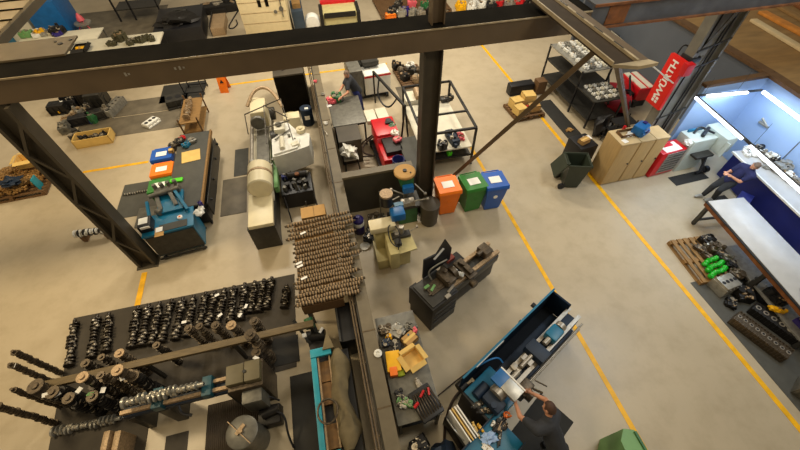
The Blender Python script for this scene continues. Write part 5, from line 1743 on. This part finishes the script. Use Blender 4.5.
B().cyl((1.05, 0, 1.12), (1.35, 0, 1.12), .04).b2(1.18, 1.3, -.1, .1, 1.0, 1.12).box((1.0, .05, 1.02), (.12, .18, .08), bev=.02).out('tool_post', mSteel, t)
B().b2(1.85, 2.15, -.14, .1, 1.0, 1.2, bev=.04).out('tailstock', mTeal, t)
B().cyl((1.7, -.02, 1.12), (1.86, -.02, 1.12), .05).cyl((2.15, -.02, 1.12), (2.25, -.02, 1.12), .10, n=18).out('tailstock_quill', mSteel, t)
b = B()
for y, z in ((-.25, .72), (-.27, .62), (-.25, .82)):
    b.cyl((.35, y, z), (L + .05, y, z), .02, n=10)
b.out('feed_shaft', mSteel, t)
B().b2(.75, 1.05, -.36, -.16, .62, .98, bev=.03).cyl((.9, -.36, .8), (.9, -.46, .8), .10, n=18).cyl((1.0, -.36, .9), (1.05, -.52, .95), .02).bar((1.1, -.3, 1.0), (1.15, -.5, 1.05), .02, .02).out('apron', mCast, t)
B().tube([(.5, .5, 1.1), (.7, .42, 1.25), (.85, .35, 1.2), (.85, .25, 1.15)], .015).out('coolant_hose', mBlue, t)
B().b2(-.0, .05, -.2, .40, .1, .9, bev=.02).cyl((.1, .50, .6), (.25, .50, .6), .12).out('end_cover', mSoot, t)
# tool trolley in front of the headstock
tc_ = F(480, 428, 1.0)
t = thing('tool_tray_trolley', 'teal topped tool trolley heaped with tools left of the lathe operator', 'trolley', (1.52, .78, 0), rz + .02)
B().b2(-.46, .42, -.46, .12, .08, .9, bev=.02).out('trolley_body', mTeal, t)
B().b2(-.48, .44, -.48, -.46, .88, .96).b2(-.48, .44, .12, .14, .88, .96).b2(-.48, -.46, -.48, .14, .88, .96).out('tray_rim', mNavy, t)
lt = [((487, 410), (.36, .12, .08), mSoot, 'long black spindle lying on the teal trolley'), ((478, 404), (.26, .12, .07), mDark, 'dark wrench cluster at the back of the teal trolley'),
      ((500, 425), (.30, .22, .07), mSoot, 'black chuck jaws beside the pale blue cloth'), ((494, 424), (.1, .1, .07), mPaper, 'white cup beside the black spindle'),
      ((500, 436), (.34, .07, .05), mDark, 'dark steel bar at the right of the teal trolley'), ((507, 415), (.1, .16, .1), mOrange, 'orange tool nearest the operator hand'),
      ((476, 430), (.26, .07, .06), mCardY, 'pale wooden handle on the left of the teal trolley'), ((481, 428), (.16, .06, .06), mYellow, 'yellow handled tool on the left of the teal trolley'),
      ((488, 448), (.22, .14, .04), mPaper, 'white papers at the bottom edge of the teal trolley')]
for k, ((px, py), s, m, lab) in enumerate(lt):
    p = F(px, py, .95)
    gearbox(lab, (p.x, p.y, .90), s, rz - .6 + .3 * k, m, seed=200 + k)
p = F(489, 438, .93)
rag('pale blue shop cloth on the teal trolley', (p.x, p.y, .90), (.24, .16, .09), mBoothW, seed=7, name='shop_cloth')
p = F(463, 424, .9)
t = thing('paper_rack', 'upright rack of white sheets and rods at the left of the teal trolley', 'rack', (p.x, p.y, 0), 1.9)
for k in range(4):
    B().b2(-.28, .28, -.09 + k * .05, -.07 + k * .05, .5, .98).out('sheet', mPaper if k != 2 else mCardY, t)
B().b2(-.3, .3, -.12, .12, 0, .5, bev=.02).out('rack_body', mSoot, t)
B().tube([(-.2, .14, .9), (.0, .2, 1.02), (.2, .18, .9)], .012).out('wire_loop', mLGrey, t)
p = F(460, 445, .5)
solo('waste_sack', B().blob((0, 0, .35), (.55, .55, .8), seed=4, amt=.2), mNavy, 'dark navy sack at the bottom edge left of the teal trolley', 'sack', (p.x - .32, p.y - .15, 0))
# the operator
px_, py_ = 2.42, .62
person('person in a dark grey t-shirt reaching into the blue lathe', dict(
    hip=(2.56, 0.34, .97), neck=(2.44, 0.72, 1.46), head=(2.47, 0.84, 1.62), face=(-.55, .6, -.8),
    sh_l=(2.24, 0.64, 1.40), sh_r=(2.61, 0.78, 1.38), el_l=(2.12, 0.90, 1.22), el_r=(2.66, 1.04, 1.16), wr_l=(2.17, 1.12, 1.12), wr_r=(2.52, 1.20, 1.08),
    hp_l=(2.46, 0.30, .93), hp_r=(2.66, 0.36, .93), kn_l=(2.44, 0.37, .5), kn_r=(2.72, 0.47, .5), an_l=(2.42, 0.32, .09), an_r=(2.76, 0.37, .09), toe_l=(2.36, 0.48, .06), toe_r=(2.72, 0.54, .06)),
    mShirtD, mTrouser, mHair)
# green machine at the bottom edge
p = F(628, 440, .9)
t = thing('green_guard', 'pale green slanted machine cover at the bottom edge on the yellow line', 'machine cover', (p.x, p.y, 0))
B().prism([(-.18, -.3), (.12, -.3), (.16, .10), (.0, .16), (-.14, .02)], 0, .95).out('cover_body', mSage, t)
B().b2(.13, .17, -.3, .08, .1, .98).out('side_panel', mGreenM, t)
# ---------------------------------------------------------------- right: tan cabinets
for k, (x0, x1, lab, m) in enumerate(((7.45, 8.02, 'tan wooden cabinet at the left of the row, beside the olive bin', mTan), (8.04, 8.48, 'tan wooden cabinet in the middle of the row', mTan), (8.50, 8.92, 'tan wooden cabinet at the right of the row, beside the red chest', mTan))):
    t = thing('storage_cabinet', lab, 'cabinet', ((x0 + x1) / 2, 6.18, 0), 0, 'tan cabinets in a row')
    w = x1 - x0
    dp = .62 if k < 2 else .5
    B().b2(-w / 2, w / 2, 0, dp, 0.03, 1.46, bev=.004).out('cabinet_body', m, t)
    B().b2(-w / 2 - .0, w / 2 + .0, -.02, dp, 1.46, 1.49).out('cabinet_top', mTanL, t)
    B().b2(-w / 2 + .01, w / 2 - .01, -.02, .0, .06, 1.44, bev=.003).out('door', m, t)
    B().cyl((w / 2 - .05, -.045, .75), (w / 2 - .05, -.02, .75), .022, n=10).out('handle', mBlack, t)
b = B().b2(7.6, 8.3, 6.42, 6.44, 1.492, 1.57).b2(7.6, 8.3, 6.66, 6.68, 1.492, 1.57).b2(7.6, 7.62, 6.42, 6.68, 1.492, 1.57).b2(8.28, 8.3, 6.42, 6.68, 1.492, 1.57)
tag(b.out('wooden_tray', mWoodD), 'shallow wooden tray frame on top of the tan cabinets', 'tray')
t = thing('blue_air_tool', 'bright blue cased machine sitting on the tan cabinets', 'machine', (8.15, 6.50, 1.492), .4)
B().box((0, 0, .16), (.40, .30, .26), bev=.06).cyl((-.15, -.1, .1), (.16, -.1, .1), .10).out('casing', mBlue, t)
B().cyl((-.05, -.19, .2), (-.05, -.22, .2), .05).box((.1, .0, .30), (.1, .1, .04)).out('valve', mNavyP, t)
solo('red_can', B().cyl((0, 0, 0), (0, 0, .14), .04), mRed, 'small red can behind the blue cased machine', 'can', (7.85, 6.72, 1.492))
rag('white paper roll by the blue machine on the cabinets', (7.92, 6.5, 1.492), (.3, .12, .08), mWhite, seed=2, rz=.3)
sheet('white sheet pinned flat on the left cabinet end', (7.62, 6.30, 1.491), (.14, .14), .2)
t = thing('black_bin', 'black open box with pale cartons behind the tan cabinets', 'box', (7.15, 7.15, 0), .1)
B().b2(-.3, .28, -.3, .3, 0, .95, bev=.02).out('box_body', mBlack, t)
carton('small tan carton lying on the black box', (7.1, 7.1, .95), (.3, .2, .12), .3, mCard, open_=False)
sheet('white papers beside the small tan carton', (7.32, 7.25, .96), (.2, .18), .1)
# red tool chest
t = thing('tool_chest', 'red tool chest with grey drawers between the tan cabinets and the grinder', 'tool chest', (9.45, 6.13, 0), .08)
B().b2(-.45, .40, 0, .45, .04, .90, bev=.01).out('chest_body', mRed, t)
for k in range(7):
    d = B().b2(-.26, .38, -.02, 0, .14 + k * .105, .225 + k * .105, bev=.003).out('drawer', mLGrey, t)
    B().b2(-.22, .34, -.03, -.02, .20 + k * .105, .215 + k * .105).out('drawer_pull', mDark, d)
for sx in (-.4, .34):
    B().cyl((sx, .1, .03), (sx + .04, .1, .03), .03).out('castor', mBlack, t)
sheet('white sheet with a red block lying on the tool chest', (9.40, 6.33, .905), (.55, .35), .08)
sheet('red printed sheet on the white one atop the tool chest', (9.36, 6.42, .915), (.32, .14), .08, mRed, name='printed_sheet')
gearbox('blue box at the back of the tool chest top', (9.2, 6.5, .905), (.14, .12, .08), 0, mBlue, seed=1)
# grinder machine pale
t = thing('surface_grinder', 'pale green-grey grinding machine with open cabinet door left of the lit booth', 'grinding machine', (10.38, 6.2, 0), .03)
B().b2(-.45, .35, -.05, .5, .0, 1.10, bev=.02).out('cabinet_body', mat('pale_grey_green', '#c0c8bd', .45, 0, .08, 4), t)
B().b2(.35, .74, -.30, .45, .70, 1.20, bev=.02).out('right_casing', MATS['pale_grey_green'], t)
B().b2(-.30, .30, -.28, -.0, .62, .68).out('tray', mDark, t)
B().box((.38, -.20, .9), (.03, .42, .45)).out('open_door', MATS['pale_grey_green'], t)
B().cyl((-.1, .1, 1.15), (.25, .3, 1.2), .05).tube([(-.2, .3, 1.1), (.0, .4, 1.25), (.15, .2, 1.2), (.3, .1, 1.15)], .03).out('black_arm', mBlack, t)
B().b2(-.3, .2, .38, .44, 1.1, 1.16).out('top_bar', mTeal, t)
B().cyl((-.52, .15, .9), (-.45, .15, .9), .08).blob((-.5, .1, 1.0), (.18, .22, .2), seed=3, flat=False).out('white_valve', mWhite, t)
b = B()
for a, c in (((.1, -.1, .6), (.3, -.35, .1)), ((.3, -.1, .6), (.15, -.35, .1)), ((.0, -.35, .1), (.45, -.3, .1))):
    b.bar(a, c, .06, .06)
b.cyl((.35, -.3, .12), (.45, -.3, .12), .1)
b.out('foot_frame', mBlack, t)

# ---------------------------------------------------------------- lit booth
t = thing('strip_light_frame', 'rectangular frame of lit white strip lights over the booth bench', 'light frame', (9.57, 6.66, 2.25), -.12)
fr = B()
fr.b2(.05, .08, -4.3, .05, -.03, .03).b2(.08, 1.95, .065, .09, -.03, .03)
fr.out('frame_rail', mDark, t)
for (x0, x1, y0, y1) in ((-.022, .022, -1.75, .0), (-.022, .022, -4.0, -2.0), (.35, 1.5, -.0, .06), (1.88, 1.96, -1.75, .0), (1.88, 1.96, -3.6, -1.8)):
    g = B().b2(x0, x1, y0, y1, -.03, .03, bev=.01).out('lit_tube', mTube, t)
b = B()
for x, y in ((.065, -.1), (.065, -2.0), (.065, -4.1), (1.2, .08)):
    b.cyl((x, y, .03), (x, y, .6), .004)
b.out('suspension_wire', mDark, t)
area('strip_light', (9.35, 4.8, 2.18), (.1, 3.6), 28, (.72, .85, 1), (0, 0, -.12))
area('strip_light', (11.25, 4.7, 2.18), (.1, 3.4), 22, (.72, .85, 1), (0, -.4, -.12))
area('strip_light', (10.6, 6.6, 2.18), (1.1, .1), 11, (.72, .85, 1))
t = thing('booth_bench', 'long white topped bench with navy front panels inside the lit booth', 'bench', (11.07, 6.45, 0), -.12)
B().b2(0, .80, -6, -.72, .84, .90, bev=.005).out('bench_top', mSteelTop, t)
B().b2(.05, .08, -6, -.75, .05, .84).out('front_panel', mNavyP, t)
B().b2(-.05, .0, -6, -.72, .86, .905).out('front_edge', mWhite, t)
B().b2(.55, .58, -6, -.75, .90, .97).out('cable_duct', mDark, t)
t = thing('side_table', 'navy panelled stool frame jutting from the booth bench behind the seated person', 'stool', (10.52, 4.45, 0), .5)
B().b2(-.2, .2, -.15, .15, .42, .46).b2(.12, .18, -.14, .14, 0, .42).b2(-.18, -.12, -.14, .14, 0, .42).out('seat_frame', mNavyP, t)
bi = [((750, 138), (.3, .22, .22), mBlack, 'black monitor-like box at the back of the booth bench'), ((742, 140), (.14, .14, .14), mOrange, 'orange cap at the far end of the booth bench'),
      ((738, 137), (.2, .12, .08), mBlue, 'bright blue case at the far end of the booth bench'), ((765, 148), (.45, .28, .12), mWhite, 'white box beside the black one on the booth bench'),
      ((745, 147), (.5, .2, .12), mWhite, 'white clutter near the front edge of the booth bench'), ((784, 155), (.3, .4, .3), mWhite, 'white valve rig standing on the booth bench'),
      ((795, 165), (.4, .4, .3), mLGrey, 'silver fittings cluster at the right edge of the booth bench'), ((776, 160), (.3, .3, .3), mSoot, 'dark holder left of the white valve rig'),
      ((792, 150), (.3, .2, .2), mSteel, 'bright arm behind the white valve rig'),
      ((790, 175), (.3, .3, .2), mWhite, 'white casting nearest the bench front at the right edge'), ((797, 180), (.25, .3, .2), mSteel, 'steel block at the far right edge of the booth bench'), ((756, 152), (.25, .2, .1), mPaper, 'white papers lying between the white box and the front edge'), ((770, 165), (.3, .2, .1), mLGrey, 'grey tray on the front part of the booth bench')]
for k, ((px, py), s, m, lab) in enumerate(bi):
    p = F(px, py, 1.0)
    p.y = min(p.y, 5.6)
    xf = 11.07 + (p.y - 6.45) * .12
    gearbox(lab, (max(xf + .22, min(xf + .62, p.x)), p.y, .90), s, k, m, seed=220 + k)
for k, (px, py, m, lab, r) in enumerate(((758, 136, mOrange, 'orange disc on the blue booth wall', .07), (780, 147, mOrange, 'small orange disc low on the blue booth wall', .05))):
    d = MV.transposed() @ Vector((px - 400, py - 225, FPX))
    q = d * (11.94 / d.x) + Vector((0, 0, H))
    solo('wall_disc', B().lathe([(r, 0), (r, .012)], axis='X', n=18), m, lab, 'disc', (11.936, q.y, q.z))
d = MV.transposed() @ Vector((766 - 400, 124 - 225, FPX))
q = d * (11.94 / d.x) + Vector((0, 0, H))
solo('wall_bracket', B().box((-.06, 0, 0), (.12, .3, .06), bev=.02).cyl((-.06, -.1, 0), (-.06, .15, .1), .03), mLGrey, 'grey pipe bracket on the blue booth wall', 'bracket', (11.945, q.y, q.z))
# seated / leaning person
print('P', [tuple(round(c, 2) for c in F(px, py, z)) for px, py, z in ((754, 171, 1.35), (731, 187, .75), (716, 197, .3), (708, 198, .08), (735, 177, 1.0), (745, 178, 1.2))])
person('person in a navy top with pale shoes in front of the booth bench', dict(
    hip=(10.30, 4.93, .72), neck=(10.38, 4.80, 1.20), head=(10.30, 4.72, 1.38), face=(-.8, .2, -.5),
    sh_l=(10.30, 4.62, 1.12), sh_r=(10.34, 4.98, 1.14), el_l=(10.15, 4.66, .92), el_r=(10.2, 5.05, .92), wr_l=(9.98, 4.82, 1.0), wr_r=(10.0, 4.98, 1.0),
    hp_l=(10.28, 4.84, .68), hp_r=(10.28, 5.02, .68), kn_l=(10.02, 4.82, .50), kn_r=(10.02, 5.02, .46), an_l=(10.14, 4.86, .08), an_r=(9.98, 5.05, .08), toe_l=(9.95, 4.88, .05), toe_r=(9.80, 5.08, .05)),
    mShirtN, mTrouser, mHairG)

# ---------------------------------------------------------------- big worktop table
t = thing('long_worktop', 'long bright steel worktop with an orange-brown side rail at the right', 'workbench', (9.13, 2.30, 0), -.12)
B().b2(-.36, .60, -1.6, 2.04, .76, .80, bev=.004).out('table_top', mSteelTop, t)
B().b2(-.40, -.36, -1.6, 2.04, .66, .76).out('side_rail', mRust, t)
B().b2(-.41, -.36, -1.6, 2.04, .76, .785).out('rail_trim', mBlack, t)
for y in (1.9, -.1, -1.5):
    B().b2(-.38, -.30, y, y + .08, .05, .76).out('leg', mDark, t)
    B().b2(.50, .58, y, y + .08, .05, .76).out('leg', mDark, t)
B().b2(-.38, .58, 1.92, 1.97, .15, .20).out('stretcher', mDark, t)
for sx in (-.36, .52):
    B().cyl((sx, 1.94, .04), (sx + .05, 1.94, .04), .045).out('castor', mGreenM if sx > 0 else mBlack, t)
B().b2(-.34, .55, -1.5, 1.0, .22, .26).out('lower_shelf', mLGrey, t)
rag('navy and white cloth on the near end of the bright worktop', (9.05, 1.55, .80), (.3, .35, .12), mNavyP, seed=4, name='shop_cloth')
# pallet with crankcases & green wrapped
t = pallet('wooden slatted pallet beside the bright worktop', (8.36, 3.22, .0), 1.25, .98, PI / 2 - .08, mWood)
for k, (px, py, s, m, lab) in enumerate((((708), 238, (.34, .3, .24), mSoot, 'black casting at the far end of the slatted pallet'), (716, 247, (.34, .3, .24), mCast, 'rusty casting second along the slatted pallet'),
                                         (703, 246, (.3, .24, .14), mCast, 'flat brown plate at the left of the slatted pallet'), (724, 254, (.3, .3, .22), mDark, 'dark casting on the slatted pallet under the worktop rail'),
                                         (733, 262, (.3, .28, .22), mSoot, 'black casting at the near right of the slatted pallet'), (738, 272, (.3, .3, .2), mCast, 'brown gear casting near the worktop rail'),
                                         (712, 242, (.3, .2, .2), mLGrey, 'silver bracket between the two farthest castings on the slatted pallet'), (722, 247, (.26, .24, .3), mCast, 'rusty pump close under the worktop rail'), (709, 253, (.26, .2, .16), mCast, 'rusty yoke just behind the green wrapped shafts'), (728, 257, (.22, .26, .28), mGrey, 'grey housing right of the green wrapped shafts'))):
    p = F(px, py, .3)
    gearbox(lab, (min(8.75, p.x), p.y, .14), s, k, m, seed=240 + k)
for k, (px, py) in enumerate(((713, 259), (716, 265), (719, 271))):
    p = F(px, py, .25)
    o = B()
    for i in range(7):
        o.blob((-.26 + i * .085, .02 * math.sin(i), 0), (.13, .13, .13), seed=i + k, amt=.15, sub=2, flat=False)
    o = o.out('wrapped_shaft', mGreenB)
    o.location = (p.x, p.y, .215)
    o.rotation_euler = (0, 0, .25)
    tag(o, '%s of three shafts wrapped in shiny green film on the slatted pallet' % ('farthest', 'middle', 'nearest')[k], 'wrapped shaft', 'green wrapped shafts')
p = F(728, 282, .3)
block('cream-topped engine block at the near end of the green wrapped shafts', (p.x, p.y, .012), (.42, .34, .34), .1, mLGrey, 4)
for k, (px, py, s, m, lab) in enumerate(((738, 285, (.3, .4, .2), mLGrey, 'grey duct part right of the cream-topped block'), (746, 292, (.45, .45, .3), mSoot, 'dark gear casing between the cream block and the cylinder heads'),
                                         (757, 285, (.35, .35, .3), mDark, 'dark grey casing nearest the worktop rail'), (768, 296, (.3, .3, .28), mBlack, 'small black drive part by the worktop near end'),
                                         (735, 300, (.3, .25, .16), mSoot, 'black bracket on the grey mat left of the gear casing'))):
    p = F(px, py, .2)
    gearbox(lab, (p.x, p.y, .012), s, k, m, seed=250 + k)
A, C = F(740, 315, .3), F(790, 352, .3)
r2 = math.atan2(C.y - A.y, C.x - A.x)
head('long cylinder head with a row of pale ports on the grey mat', ((A.x + C.x) / 2 + .05, (A.y + C.y) / 2, .012), ((C - A).length + .1, .32, .24), r2, 9)
A, C = F(755, 303, .3), F(800, 340, .3)
head('dark cylinder head lying right of the one with pale ports', ((A.x + C.x) / 2 + .12, (A.y + C.y) / 2, .012), ((C - A).length, .26, .22), r2, 6, m=mSoot)
t = thing('lifting_frame', 'thin bright wire frame lying left of the long cylinder head', 'frame', (F(752, 338, 0).x, F(752, 338, 0).y, .013), r2)
B().bar((-.25, 0, .03), (.25, 0, .03), .02, .02).bar((-.25, 0, .03), (-.25, .12, .03), .02, .02).bar((.25, 0, .03), (.25, .12, .03), .02, .02).bar((-.25, .12, .03), (.25, .12, .03), .01, .01).out('frame_bars', mSteel, t)
p = F(776, 308, .4)
gearbox('orange-yellow hoist part behind the dark cylinder head', (8.72, 1.62, .26), (.35, .14, .12), -.6, mYellow, seed=3)
gearbox('violet and silver parts on the lower shelf near the right edge', (8.95, 1.2, .26), (.3, .4, .2), 0, mPurple, seed=13)
gearbox('black gearbox on the lower shelf at the right edge', (9.0, 1.9, .26), (.5, .5, .25), 0, mBlack, seed=14)
t = head('cylinder head with bright rails at the bottom right corner', (8.15, -.05, .012), (.75, .42, .3), -1.1, 5, m=mGrey)
B().bar((-.4, .24, .33), (.4, .24, .33), .03, .03).bar((-.4, -.24, .33), (.4, -.24, .33), .03, .03).out('bright_rail', mSteel, t)

# ---------------------------------------------------------------- parts shelf at the back right, cartons, red machine
t = thing('parts_rack', 'tall black rack with white machined parts on its top and middle shelves', 'rack', (9.05, 10.5, 0), .03)
for z, y0, y1, nm in ((1.45, -.75, 1.3, 'top_shelf'), (.95, -1.75, 1.3, 'middle_shelf'), (.3, -1.75, 1.3, 'lower_shelf')):
    B().b2(-.62, .52, y0, y1, z, z + .04).out(nm, mDark if z != 1.45 else mLGrey, t)
for sx in (-.62, .47):
    for y, z in ((-1.75, 1.0), (-.75, 1.5), (1.25, 1.5)):
        B().b2(sx, sx + .05, y, y + .05, 0, z).out('upright', mBlack, t)
rnd = random.Random(3)
nm = 0
for z, y0, y1, n in ((1.49, -.72, 1.25, 20), (.99, -1.70, -.78, 24)):
    for k in range(n):
        c_ = 4 if z > 1.2 else 6
        x = 8.6 + (k % c_) * (.9 / c_) + .08
        y = 10.5 + y0 + (k // c_ + .5) * (y1 - y0) / math.ceil(n / c_)
        w_ = ('white machined block', 'ribbed white part', 'pale round flange', 'short white shaft')[k % 4]
        gearbox('%s, place %s of row %s, on the %s shelf of the black rack' % (w_, ('one', 'two', 'three', 'four', 'five', 'six')[k % c_], ('one', 'two', 'three', 'four', 'five')[k // c_], 'top' if z > 1.2 else 'middle'), (x, y, z), (.18, .34, .14) if z > 1.2 else (.12, .18, .10), rnd.uniform(-.3, .3), (mWhite, mCream, mWhite, mLGrey)[(k * 3) % 4], seed=k % 5,
                name='machined_part', cat='machined part', group='%s parts on the %s shelf' % (w_, 'top' if z > 1.2 else 'middle'))
solo('black_sack', B().blob((0, 0, .3), (.6, .5, .75), seed=9, amt=.3), mBlack, 'black sack slumped at the near end of the tall black rack', 'sack', (8.85, 8.35, 0))
t = thing('rack_trolley', 'low black rack trolley right of the charcoal mat', 'trolley', (9.0, 7.85, 0))
for z in (.2, .5, .8):
    B().b2(-.35, .35, -.2, .2, z, z + .03).out('shelf', mBlack, t)
for sx in (-.35, .32):
    for sy in (-.2, .17):
        B().b2(sx, sx + .03, sy, sy + .03, 0, .9).out('upright', mBlack, t)
p = F(561, 117, .03)
rag('crumpled tan paper on the charcoal mat beside the rack', (7.95, 8.75, .012), (.22, .12, .08), mCard, seed=2, name='crumpled_paper')
solo('black_case', B().box((0, 0, .2), (.95, .35, .4), bev=.05), mBlack, 'long black case behind the pallet of cartons', 'case', (7.35, 11.35, 0), .0)
solo('brown_case', B().box((0, 0, .25), (.35, .35, .5), bev=.02), mWoodD, 'brown box right of the long black case', 'box', (8.05, 11.2, 0), .0)
pallet('small pallet under the cartons near the diagonal brace', (6.95, 10.15, 0), 1.1, 1.0, .05)
for k, (x, y, z, s, r) in enumerate(((6.7, 10.35, .14, (.4, .38, .3), .1), (7.15, 10.4, .14, (.42, .4, .42), -.1), (6.65, 9.95, .14, (.36, .36, .26), .2), (7.2, 10.0, .14, (.4, .3, .22), .0))):
    carton(('left rear carton on the small pallet by the brace', 'tall centre carton on the small pallet by the brace', 'front left carton on the small pallet by the brace', 'front right carton on the small pallet by the brace')[k], (x, y, z), s, r, mCardY if k != 3 else mCard, open_=False)
rag('red plastic wrap between the cartons', (6.92, 10.02, .14), (.14, .2, .22), mRed, seed=6)
# red machines
t = thing('red_floor_jack', 'red workshop crane base with black pump beside the tall rack', 'hoist', (10.0, 9.35, 0), -.45)
B().cyl((-.35, 0, .35), (.35, 0, .35), .32, n=26).out('red_drum', mat('dark_red_enamel', '#9b1020', .35, 0, .12, 5), t)
B().box((.0, .5, .5), (.55, .5, .4), bev=.04).out('red_casing', MATS['dark_red_enamel'], t)
B().bar((-.4, -.4, .5), (-.4, .8, .95), .05, .05).bar((.3, -.4, .5), (.3, .8, .95), .05, .05).bar((-.4, .2, .75), (.3, .2, .75), .04, .04).out('frame_bars', mBlack, t)
B().box((.0, .15, .72), (.2, .6, .08)).out('pump_lever', mLGrey, t)
B().b2(-.4, .4, -.45, .7, .03, .1).out('base', mBlack, t)
t = thing('red_bench_unit', 'red box unit with two cream strips beneath the slotted tray', 'machine', (11.0, 9.75, 0), -.05)
t.scale = (.8, .8, .9)
B().b2(-.40, .40, -.55, .8, .35, .85, bev=.02).out('red_casing', mRed, t)
B().b2(-.3, -.05, -.5, .8, .85, .88).b2(.08, .3, -.5, .8, .85, .88).out('top_strip', mCream, t)
B().b2(-.35, .35, -.4, .7, 0, .35).out('base', mBlack, t)
B().box((-.55, -.3, .5), (.25, .3, .3), bev=.03).box((-.5, -.7, .35), (.2, .2, .25), bev=.03).out('black_fitting', mSoot, t)
solo('corner_machine', B().b2(-.4, .4, -.3, .3, 0, 1.2, bev=.05), mBlack, 'black machine in the far corner behind the rusty girder', 'machine', (11.3, 12.5, 0))
# boards on the booth roof
t0 = F(770, 20, 2.5)
for k, (a, c, w_, m, lab) in enumerate((((762, 12), (800, 32), .3, mat('orange_timber', '#c47c2a', .6, 0, .25, 5), 'orange-tinted plank nearest the girder on the plywood roof'), ((775, 4), (800, 18), .25, mWood, 'second plank lying on the plywood roof'),
                                        ((753, 20), (800, 48), .22, mTanL, 'pale plank lying lowest on the plywood roof'), ((790, 0), (803, 8), .25, mRust, 'reddish plank at the top right corner'))):
    P, Q = F(*a, 2.5), F(*c, 2.5)
    Q = P + (Q - P) * 1.6
    o = B().box((0, 0, 0), ((Q - P).length, w_, .08), bev=.01).out('timber_plank', m)
    o.location = ((P.x + Q.x) / 2, (P.y + Q.y) / 2, 2.505)
    o.rotation_euler = (0, 0, math.atan2(Q.y - P.y, Q.x - P.x))
    tag(o, lab, 'plank', 'planks on the plywood roof')
rag('white rag hanging by the top of the right hand column', (12.6, 9.6, 2.46), (.7, .25, .15), mWhite, seed=3)
